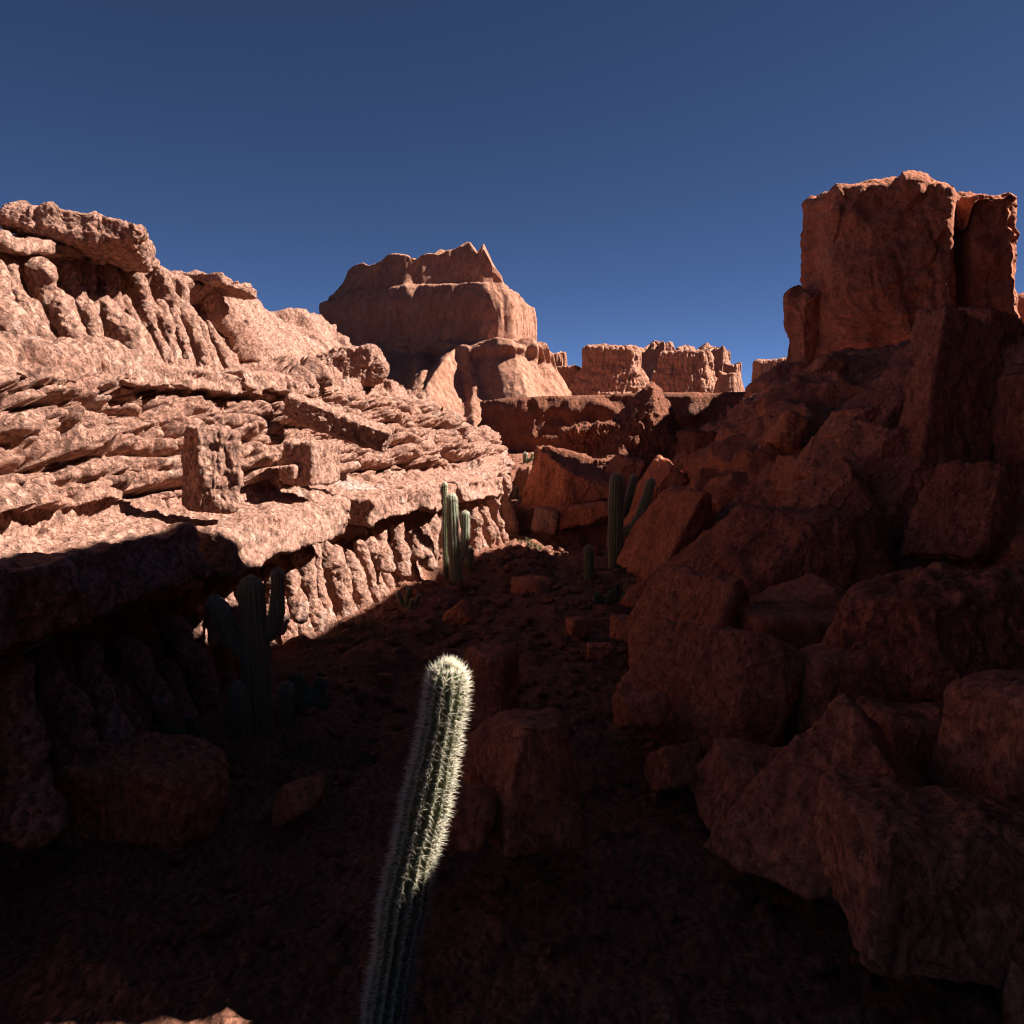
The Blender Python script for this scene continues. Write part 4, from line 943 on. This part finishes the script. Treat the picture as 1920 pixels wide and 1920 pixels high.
def build_middle():
    B = boulder
    B('boulder', 'pyramid boulder with one sunlit fleck at the canyon end', 'boulder', P(1068, 902, 33.), (1.05, .9, .85), [(-.8, -.6, .45, .7), (.7, -.3, .85, .55), (0, 1, 0, 1), (0, 0, -1, 1), (0, -1, .2, .9)], 61, (0, -14, 0), 6, 20, .06, 'boulder', 2)
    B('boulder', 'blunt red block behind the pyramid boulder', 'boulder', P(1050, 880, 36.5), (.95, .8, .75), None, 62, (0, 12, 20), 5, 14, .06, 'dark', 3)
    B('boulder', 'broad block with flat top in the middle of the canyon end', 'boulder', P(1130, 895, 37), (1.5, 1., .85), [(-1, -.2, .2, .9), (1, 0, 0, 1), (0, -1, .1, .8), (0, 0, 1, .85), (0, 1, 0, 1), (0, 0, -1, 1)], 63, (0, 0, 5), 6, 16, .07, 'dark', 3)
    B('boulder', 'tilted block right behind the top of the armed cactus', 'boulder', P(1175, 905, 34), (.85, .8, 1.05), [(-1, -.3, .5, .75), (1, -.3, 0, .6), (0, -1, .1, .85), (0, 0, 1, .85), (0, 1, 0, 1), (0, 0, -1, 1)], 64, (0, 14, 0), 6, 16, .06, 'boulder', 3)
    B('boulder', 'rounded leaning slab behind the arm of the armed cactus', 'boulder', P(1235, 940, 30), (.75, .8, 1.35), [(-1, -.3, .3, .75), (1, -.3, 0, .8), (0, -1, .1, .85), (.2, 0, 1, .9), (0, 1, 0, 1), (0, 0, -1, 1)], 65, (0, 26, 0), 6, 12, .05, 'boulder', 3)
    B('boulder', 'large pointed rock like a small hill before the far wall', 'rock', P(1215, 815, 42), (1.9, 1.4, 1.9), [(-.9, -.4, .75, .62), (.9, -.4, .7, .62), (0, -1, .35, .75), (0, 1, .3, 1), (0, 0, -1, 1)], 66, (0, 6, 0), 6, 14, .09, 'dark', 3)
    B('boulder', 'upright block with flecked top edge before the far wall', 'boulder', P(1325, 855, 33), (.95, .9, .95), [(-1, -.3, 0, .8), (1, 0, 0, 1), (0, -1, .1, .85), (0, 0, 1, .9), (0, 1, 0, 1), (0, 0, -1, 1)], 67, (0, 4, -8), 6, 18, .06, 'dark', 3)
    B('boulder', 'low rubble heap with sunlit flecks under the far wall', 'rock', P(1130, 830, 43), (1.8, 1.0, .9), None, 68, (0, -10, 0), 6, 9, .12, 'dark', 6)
    B('boulder', 'low ledge of rock between the sunlit terrace and the armed cactus', 'rock', P(1095, 964, 31.8), (.95, .6, .34), None, 69, (0, -8, 0), 5, 10, .06, 'boulder', 4)
    B('boulder', 'white-topped lump on the sunlit terrace step', 'boulder', P(1022, 975, 31.4), (.40, .4, .42), None, 70, (0, 8, 0), 5, 9, .05, 'cliff', 4)
    B('boulder', 'dark rounded boulder half sunk in the canyon floor', 'boulder', P(995, 1108, 22.6), (.50, .45, .33), None, 71, (0, 0, 0), 5, 7, .04, 'boulder', 4)
    B('boulder', 'weathered knob of rock standing behind the foreground cactus', 'boulder', P(915, 1300, 11.4), (.34, .4, .62), [(-1, -.4, .3, .8), (1, -.4, .3, .8), (0, -1, .2, .8), (0, 1, 0, 1), (0, 0, 1, .9), (0, 0, -1, 1)], 72, (0, 4, 0), 6, 9, .05, 'boulder', 3)
    B('boulder', 'flat-faced boulder with an orange left face, right of the foreground cactus', 'boulder', P(993, 1450, 7.8), (.44, .45, .56), [(-1, -.5, .15, .82), (.35, -1, .1, .72), (1, -.1, .25, .86), (0, .1, 1, .86), (.7, 0, 1, .98), (-.6, 0, 1, .95), (0, 1, 0, 1), (0, 0, -1, 1)], 73, (0, 3, 6), 6, 20, .03, 'boulder', 2)
    B('boulder', 'low dark rock in the shade at the foot of the near columns', 'boulder', P(290, 1490, 8.9), (.75, .6, .42), None, 74, (0, 5, 0), 6, 9, .05, 'boulder', 4)
    B('boulder', 'small stone beside the flat-faced foreground boulder', 'boulder', P(880, 1530, 7.4), (.22, .25, .2), None, 75, (0, 3, 0), 5, 9, .03, 'boulder', 4)
    for k, (px, py, d, w, h) in enumerate([(1125, 1222, 14.5, .2, .13), (1085, 1175, 17, .22, .15), (1180, 1180, 15.5, .26, .2), (640, 1350, 12.4, .24, .14), (700, 1290, 14, .3, .2), (1200, 1330, 10.5, .3, .22), (1260, 1440, 9.6, .28, .2), (560, 1500, 9, .25, .16), (860, 1160, 18.6, .35, .22)]):
        desc = ['between the floor and the split boulder', 'on open floor below the armed cactus', 'beside the rounded boulder of the pile', 'left of the foreground cactus', 'on the dirt strip below the columns', 'on the floor before the great split boulder', 'between the flat-faced boulder and the low slab', 'near the lower edge left of the foreground cactus', 'in the gully below the two-stemmed cactus'][k]
        B('boulder', 'small dark stone ' + desc, 'stone', P(px, py, d), (w, w * .9, h), None, 80 + k, (0, 5 * k, 20 * k), 5, 9, .03, 'boulder', 4, 'small stones on the canyon floor')
    # on and in the sunlit cliff
    B('boulder', 'tall squared block standing on the lower ledge of the sunlit cliff', 'block', P(398, 882, 13.0), (.34, .36, .64), [(-1, -.1, 0, .9), (1, 0, 0, .9), (0, -1, .12, .85), (0, 1, 0, 1), (0, 0, 1, .95), (.4, 0, 1, 1.05), (0, 0, -1, .9), (-.5, -1, -.3, 1.05)], 91, (0, 3, 32), 6, 18, .05, 'cliff', 2)
    B('boulder', 'squared block with a dark end set back in the sunlit cliff', 'block', P(585, 868, 17.2), (.30, .7, .42), [(-1, 0, 0, .95), (1, 0, 0, .95), (0, -1, 0, .9), (0, 1, 0, 1), (0, 0, 1, .95), (0, 0, -1, .9)], 92, (0, 4, -12), 5, 22, .04, 'cliff', 1)
    B('leaning_slab', 'long fallen slab slanting down the face of the sunlit cliff', 'rock slab', P(635, 790, 19.0), (1.12, .5, .22), None, 93, (12, 21, 12), 6, 18, .05, 'cliff', 3)
    B('boulder', 'long smooth boulder perched on the highest cap slab of the cliff', 'boulder', P(150, 443, 15.2), (1.05, .9, .24), None, 94, (0, 9, 15), 6, 7, .06, 'cliff', 4)
    B('boulder', 'tilted rock with a shadowed front on the rim before the mesa', 'boulder', P(645, 688, 26), (1.35, .9, .55), [(-.6, -.5, .8, .7), (1, -.1, .2, .85), (0, -1, .1, .75), (.2, 0, 1, .8), (0, 1, 0, 1), (0, 0, -1, 1)], 95, (0, -10, 8), 6, 14, .08, 'cliff', 4)
    B('boulder', 'round stone tucked against the shadowed block on the cliff face', 'stone', P(542, 886, 16.4), (.14, .15, .13), None, 96, (0, 0, 0), 5, 6, .02, 'cliff', 3)


# ------------------------------------------------------------------ cacti
def stem_mesh(pts, rad, ribs=14, seg=90, dep=.14, flat_base=True):
    """ribbed stem along a smoothed polyline; rad: list of radii per point"""
    pts = np.array(pts, float); n = len(pts) - 1
    u = np.linspace(0, n, seg); C = catmull(pts, u)
    R = np.interp(u, np.arange(n + 1), rad)
    l = np.concatenate([[0], np.cumsum(np.linalg.norm(np.diff(C, axis=0), axis=1))])
    tip = l[-1] - l; r0 = R[-1]
    k = np.clip(tip / (1.3 * r0), 0, 1); R = R * np.sqrt(np.clip(1 - (1 - k) ** 2, .0004, 1))
    T = np.gradient(C, axis=0); T /= np.linalg.norm(T, axis=1)[:, None]
    A = np.cross(T, np.array([0.03, 1, 0.02])); A /= np.linalg.norm(A, axis=1)[:, None]
    B = np.cross(T, A)
    m = ribs * 6
    th = np.linspace(0, 2 * math.pi, m, endpoint=False)
    prof = 1 - dep * (1 - np.abs(np.cos(th * ribs / 2)) ** .8) * 1.0
    ring = np.cos(th)[:, None, None] * A[None] + np.sin(th)[:, None, None] * B[None]
    R = R * (1 + .05 * np.sin(l * 7 / max(R.max() * 6, .5) + pts[0][0] * 9) + .03 * np.sin(l * 23 / max(R.max() * 6, .5) + pts[0][1] * 5))
    V = C[None] + ring * (prof[:, None] * R[None])[:, :, None]
    return V.reshape(-1, 3), grid_faces(m, seg, True), (C, R, A, B, T, l)


def spine_mesh(info, ribs, gap, length, per, seed, thick=.0016, spread=.9):
    C, R, A, B, T, l = info; r = np.random.default_rng(seed)
    Vs, Fs = [], []; k = 0
    for rb in range(ribs):
        th = 2 * math.pi * rb / ribs
        ts = np.arange(r.uniform(0, gap), l[-1] - .002, gap)
        ts = np.concatenate([ts, np.linspace(l[-1] - R.max() * .9, l[-1] - .003, 4)])
        for t in ts:
            ctr = np.array([np.interp(t, l, C[:, q]) for q in range(3)]); rr = np.interp(t, l, R)
            a = np.array([np.interp(t, l, A[:, q]) for q in range(3)]); b = np.array([np.interp(t, l, B[:, q]) for q in range(3)]); tt = np.array([np.interp(t, l, T[:, q]) for q in range(3)])
            out = math.cos(th) * a + math.sin(th) * b
            nearend = 1 - np.clip((l[-1] - t) / (R.max() * 1.3), 0, 1)
            nrm = out * (1 - .8 * nearend) + tt * nearend; nrm /= np.linalg.norm(nrm)
            p = ctr + out * rr
            for _ in range(per):
                d = nrm + spread * r.normal(size=3) * .6; d /= np.linalg.norm(d)
                if d @ nrm < .15: d = d + nrm * .5; d /= np.linalg.norm(d)
                L = length * r.uniform(.5, 1.25)
                s1 = np.cross(d, np.array([.3, .5, .8])); s1 /= np.linalg.norm(s1); s2 = np.cross(d, s1)
                Vs += [p + s1 * thick, p - .5 * s1 * thick + .87 * s2 * thick, p - .5 * s1 * thick - .87 * s2 * thick, p + d * L]
                Fs += [(k, k + 1, k + 3), (k + 1, k + 2, k + 3), (k + 2, k, k + 3)]; k += 4
    return np.array(Vs), np.array(Fs)


def cactus(name, label, base, stems, ribs=14, gap=.05, length=.03, per=5, thick=.0016, cat='cactus', dep=.14, group=None, mat='cactus'):
    """stems: list of (part name, [pts relative to base], [radii])"""
    base = np.array(base, float)
    root = thing(name, label, cat, base, group)
    for k, (pn, pts, rad) in enumerate(stems):
        pts = [np.array(p) + base for p in pts]
        V, Fc, info = stem_mesh(pts, rad, ribs if pn == 'stem' else max(8, ribs - 2), 110 if pn == 'stem' else 70, dep)
        o = mesh_obj(pn, V, Fc, M[mat], root, pts[0])
        rb = ribs if pn == 'stem' else max(8, ribs - 2)
        sv, sf = spine_mesh(info, rb, gap, length, per, 900 + k + int(abs(base[0] * 100)), thick)
        so = mesh_obj('spines', sv, sf, M['spine'], o, pts[0], smooth=False)
        so['kind'] = 'stuff'
    return root


def ground_at(px, py):
    """where the ray through the pixel meets the ground"""
    for d in np.arange(4, 60, .05):
        p = P(px, py, d)
        if p[2] < gz(p[0], p[1])[0] + .02: return p
    return p


def on_ground(px, d):
    p = P(px, 900, d); p[2] = gz(p[0], p[1])[0] - .03
    return p


def prickly(name, label, base, pads, size, seed, group=None):
    """pads: list of (x,z offset, tilt deg, scale, yaw)"""
    base = np.array(base, float); root = thing(name, label, 'cactus', base, group)
    r = np.random.default_rng(seed); dirs, f = ico(4)
    for (x, y, z, tilt, sc, yaw) in pads:
        h = np.array([.52, .15, .72]) * size * sc
        V = dirs * h * (1 + .12 * dirs[:, 2:3]) 
        V[:, 2] += h[2] * .9
        Rm = eul(r.uniform(-12, 12), tilt, yaw)
        V = V @ Rm.T + np.array([x, y, z]) * size
        o = mesh_obj('pad', V + base, f, M['pear'], root, base + np.array([x, y, z]) * size)
        N = tri_normals(V, f); idx = r.choice(len(V), 90, replace=False)
        sv, sf, k = [], [], 0
        for i in idx:
            for _ in range(3):
                d = N[i] + .5 * r.normal(size=3); d /= np.linalg.norm(d)
                s1 = np.cross(d, (.3, .5, .8)); s1 /= np.linalg.norm(s1); s2 = np.cross(d, s1); p = V[i]; t = .0016
                sv += [p + s1 * t, p - .5 * s1 * t + .87 * s2 * t, p - .5 * s1 * t - .87 * s2 * t, p + d * .03]
                sf += [(k, k + 1, k + 3), (k + 1, k + 2, k + 3), (k + 2, k, k + 3)]; k += 4
        so = mesh_obj('spines', np.array(sv) + base, np.array(sf), M['spine'], o, base + np.array([x, y, z]) * size, smooth=False); so['kind'] = 'stuff'


def build_cacti():
    # foreground column, caught by a shaft of sun
    tip = P(842, 1246, 5.5); foot = np.array([-.87, 5.5, gz(-.87, 5.5)[0] - .03])
    q = [foot, P(758, 1690, 5.5), P(795, 1520, 5.5), P(818, 1410, 5.5), P(834, 1320, 5.5), tip]
    cactus('columnar_cactus', 'spiny curved green column cactus in the foreground, lit by a shaft of sun', foot, [('stem', [p - foot for p in q], [.120, .136, .132, .124, .116, .104])], 13, .030, .066, 10, .0026, dep=.22)
    # two-stemmed sunlit one by the cliff
    b = on_ground(857, 23.2); k = 23.2 / F
    def T(dx, up, dy=0.): return (dx * k, dy, up * k)
    cactus('saguaro', 'pale sunlit cactus with one raised arm against the cliff columns', b, [
        ('stem', [(0, 0, 0), T(-6, 60), T(-9, 120), T(-11, 178)], [.13, .15, .15, .13]),
        ('arm', [T(-4, 45), T(8, 60), T(14, 90), T(15, 145)], [.08, .10, .10, .09])], 12, .045, .06, 8, .0045, mat='pale_cactus')
    b = on_ground(836, 23.9)
    cactus('columnar_cactus', 'thin dark column cactus just behind the pale sunlit one', b, [('stem', [(0, 0, 0), T(-2, 90), T(-3, 198)], [.06, .07, .06])], 9, .06, .055, 7, .0045)
    b = on_ground(879, 24.6)
    cactus('columnar_cactus', 'stubby sunlit cactus beside the pale one, on the low bank', b, [('stem', [(0, 0, 0), T(1, 20), T(1, 42)], [.10, .11, .10])], 10, .05, .055, 7, .0045)
    # the armed cactus on the right
    b = on_ground(1156, 26.5); k = 26.5 / F
    cactus('saguaro', 'tall dark cactus with a bright crown and two raised arms beside the rock slope', b, [
        ('stem', [(0, 0, 0), T(0, 60), T(0, 120), T(0, 186)], [.20, .22, .22, .19]),
        ('arm', [T(2, 75), T(28, 82, -.1), T(48, 115, -.1), T(66, 176, -.05)], [.10, .15, .15, .13]),
        ('arm', [T(2, 95, .3), T(18, 110, .4), T(30, 145, .45), T(38, 182, .45)], [.08, .11, .11, .10])], 15, .055, .06, 7, .0045)
    b = on_ground(1108, 24.5)
    cactus('columnar_cactus', 'short dark column cactus on the floor left of the armed cactus', b, [('stem', [(0, 0, 0), T(-2, 30), T(-3, 64)], [.13, .15, .12])], 11, .07, .05, 5, .0035)
    # big saguaro in the shade by the near columns
    b = on_ground(475, 11.3); k = 11.3 / F
    cactus('saguaro', 'three-armed saguaro standing in the shade before the near columns', b, [
        ('stem', [(0, 0, 0), T(-2, 100), T(-6, 200), T(-10, 300)], [.17, .19, .185, .16]),
        ('arm', [T(-4, 140), T(-40, 170), T(-62, 215), T(-85, 262)], [.08, .12, .125, .11]),
        ('arm', [T(-2, 175), T(25, 190), T(38, 230), T(42, 315)], [.07, .10, .10, .08])], 15, .06, .035, 5, .0022, mat='brown_cactus')
    b = on_ground(440, 11.0)
    cactus('columnar_cactus', 'short column cactus at the left foot of the shaded saguaro', b, [('stem', [(0, 0, 0), T(-2, 60), T(-4, 112)], [.13, .15, .13])], 12, .06, .03, 5, .0022, mat='brown_cactus')
    b = on_ground(527, 11.5)
    cactus('columnar_cactus', 'short column cactus at the right foot of the shaded saguaro', b, [('stem', [(0, 0, 0), T(2, 45), T(3, 85)], [.10, .115, .10])], 12, .06, .03, 5, .0022, mat='brown_cactus')
    # prickly pears
    prickly('prickly_pear', 'teal prickly pear clump right of the shaded saguaro', on_ground(572, 11.9), [(0, 0, 0, 0, 1.15, 10), (-.7, .1, 0, -14, 1, -20), (.55, .1, .1, 16, .8, 30), (-.5, .2, 1.25, -8, .8, 40), (.45, .25, 1.0, 14, .85, 0), (.1, -.3, 0, 4, .8, 60)], .24, 3)
    prickly('prickly_pear', 'teal prickly pear clump under the near columns, left of the saguaro', on_ground(325, 10.6), [(0, 0, 0, -5, 1.1, 10), (.7, .1, 0, 14, 1, -20), (-.9, 0, 0, -24, .8, 30), (-.6, .2, .9, -10, .8, 50), (.35, .2, 1., 12, .8, -30)], .24, 4)
    prickly('prickly_pear', 'dim prickly pear clump on the floor below the armed cactus', on_ground(1150, 20.6), [(0, 0, 0, 0, 1, 10), (.8, .1, 0, 18, .9, -20), (-.8, 0, 0, -20, .9, 30), (.4, .2, .9, 10, .7, 50)], .3, 5)
    # small cholla by the cliff foot
    b = on_ground(762, 18.8); k = 18.8 / F
    cactus('cholla', 'small branching cholla at the foot of the sunlit columns', b, [
        ('stem', [(0, 0, 0), T(-2, 14), T(0, 30), T(4, 46)], [.05, .055, .055, .05]), ('arm', [T(-2, 6), T(-10, 16), T(-16, 30), T(-17, 40)], [.04, .05, .05, .045]),
        ('arm', [T(2, 6), T(12, 12), T(18, 22), T(24, 34)], [.04, .05, .05, .045]), ('arm', [T(0, 4, -.1), T(8, 10, -.15), T(10, 20, -.2), T(12, 28, -.2)], [.04, .05, .05, .045])], 9, .045, .035, 5, .003, cat='cactus')
    # far ones on the terraces
    b = P(985, 868, 41); b[2] = gz(b[0], b[1])[0] - .05; k = 41 / F
    cactus('saguaro', 'tiny far cactus with one arm dark against the sunlit terrace', b, [('stem', [(0, 0, 0), T(0, 12), T(0, 24)], [.10, .11, .09]), ('arm', [T(1, 6), T(7, 8), T(12, 14), T(14, 22)], [.05, .07, .07, .06])], 10, .12, .06, 4, .005)
    b = P(956, 905, 35.5); b[2] = gz(b[0], b[1])[0] - .05; k = 35.5 / F
    cactus('columnar_cactus', 'pale cluster cactus below the sunlit far terrace', b, [('stem', [(0, 0, 0), T(0, 16), T(0, 34)], [.10, .11, .09]), ('stem', [T(10, 0), T(12, 14), T(13, 28)], [.07, .08, .07]), ('stem', [T(-9, 0), T(-11, 14), T(-12, 26)], [.07, .08, .07])], 10, .1, .06, 5, .005)


def build_grass():
    r = np.random.default_rng(77); Vs, Fs = [], []; k = 0
    spots = [(1000, 1024, 40, 26, .9), (930, 1052, 40, 40, .7), (690, 1185, 60, 60, .8), (640, 1205, 30, 30, .7), (1130, 1100, 60, 90, .5), (560, 1410, 60, 60, .4), (1150, 1190, 70, 110, .35),
             (1190, 1240, 80, 120, .35), (680, 1420, 80, 70, .4), (1230, 1380, 70, 90, .35), (860, 1105, 30, 20, .4), (400, 1440, 60, 40, .4)]
    for px, py, n, wpx, h in spots:
        c = ground_at(px, py); s = c[1] / F * wpx
        for _ in range(n * 4):
            x, y = c[0] + r.normal() * s * .5, c[1] + r.normal() * s * .7
            z = gz(x, y)[0] + .02
            for _b in range(3):
                L = h * r.uniform(.06, .22) ; a = r.uniform(0, 6.28); lean = r.uniform(.1, .7) * L
                w = .004 + .0003 * c[1]
                p = np.array([x + r.normal() * .02, y + r.normal() * .02, z]); d = np.array([math.cos(a), math.sin(a), 0]); sd = np.array([-d[1], d[0], 0]) * w
                Vs += [p - sd, p + sd, p + d * lean * .4 + np.array([0, 0, L * .6]) + sd * .6, p + d * lean * .4 + np.array([0, 0, L * .6]) - sd * .6, p + d * lean + np.array([0, 0, L])]
                Fs += [(k, k + 1, k + 2), (k, k + 2, k + 3), (k + 3, k + 2, k + 4)]; k += 5
    o = mesh_obj('grass', np.array(Vs), np.array(Fs), M['grass'])
    tag(o, 'sparse tufts of dry grass on the shaded canyon floor', 'grass', kind='stuff')
    # pebbles strewn over the floor
    dirs, f = ico(2); Vs, Fs = [], []
    n = 2600
    for i in range(n):
        y = r.uniform(6.2, 31); x = r.uniform(-3.4, 3.2)
        s = .016 + .085 * r.random() ** 4 * (1 + y * .03)
        z = gz(x, y)[0] + .03
        v = dirs * (1 + .25 * r.normal(size=(len(dirs), 1)) * .6) * np.array([1, r.uniform(.6, 1), r.uniform(.45, .8)]) * s
        v = v @ eul(0, 0, r.uniform(0, 360)).T + np.array([x, y, z + s * .3])
        Fs.append(f + len(dirs) * i); Vs.append(v)
    o = mesh_obj('gravel', np.vstack(Vs), np.vstack(Fs), M['floor'])
    tag(o, 'loose gravel strewn over the canyon floor', 'gravel', kind='stuff')


# ------------------------------------------------------------------ light, sky, camera
def build_light():
    sc = bpy.context.scene
    w = bpy.data.worlds.new('World'); sc.world = w; w.use_nodes = True
    nt = w.node_tree; bg = nt.nodes['Background']
    sky = nt.nodes.new('ShaderNodeTexSky'); sky.sky_type = 'NISHITA'; sky.sun_disc = False
    sky.sun_elevation = SUN_EL
    sky.sun_rotation = math.pi / 2 - SUN_AZ          # measured from +Y, clockwise
    sky.altitude = 2500; sky.air_density = .20; sky.dust_density = 0.; sky.ozone_density = 4.5
    nt.links.new(sky.outputs[0], bg.inputs['Color']); bg.inputs['Strength'].default_value = .05
    l = bpy.data.lights.new('sun', 'SUN'); l.energy = 5.0; l.angle = math.radians(.5); l.color = (1, .95, .88)
    o = bpy.data.objects.new('sun', l); COL.objects.link(o)
    from mathutils import Vector
    to = Vector((math.cos(SUN_EL) * math.cos(SUN_AZ), math.cos(SUN_EL) * math.sin(SUN_AZ), math.sin(SUN_EL)))
    o.rotation_euler = to.to_track_quat('Z', 'Y').to_euler()
    o.location = (30, 10, 40)
    cam = bpy.data.cameras.new('camera'); co = bpy.data.objects.new('camera', cam); COL.objects.link(co)
    cam.sensor_width = 36; cam.lens = 36 * F / 1920; cam.clip_end = 6000; cam.clip_start = .05
    co.location = (0, 0, EYE); co.rotation_euler = (math.pi / 2 - PITCH, 0, 0)
    sc.camera = co
    v = sc.view_settings; v.view_transform = 'Standard'; v.look = 'None'; v.gamma = 1; v.exposure = 1.75; v.use_curve_mapping = False
    sc.cycles.max_bounces = 8; sc.cycles.diffuse_bounces = 4
    sc.cycles.filter_width = 1.15
    sc.cycles.use_denoising = True


build_light()
build_ground()
build_cliff()
build_far()
build_right()
build_middle()
build_cacti()
build_grass()
for o in bpy.data.objects:
    if '_b' in o.keys(): del o['_b']
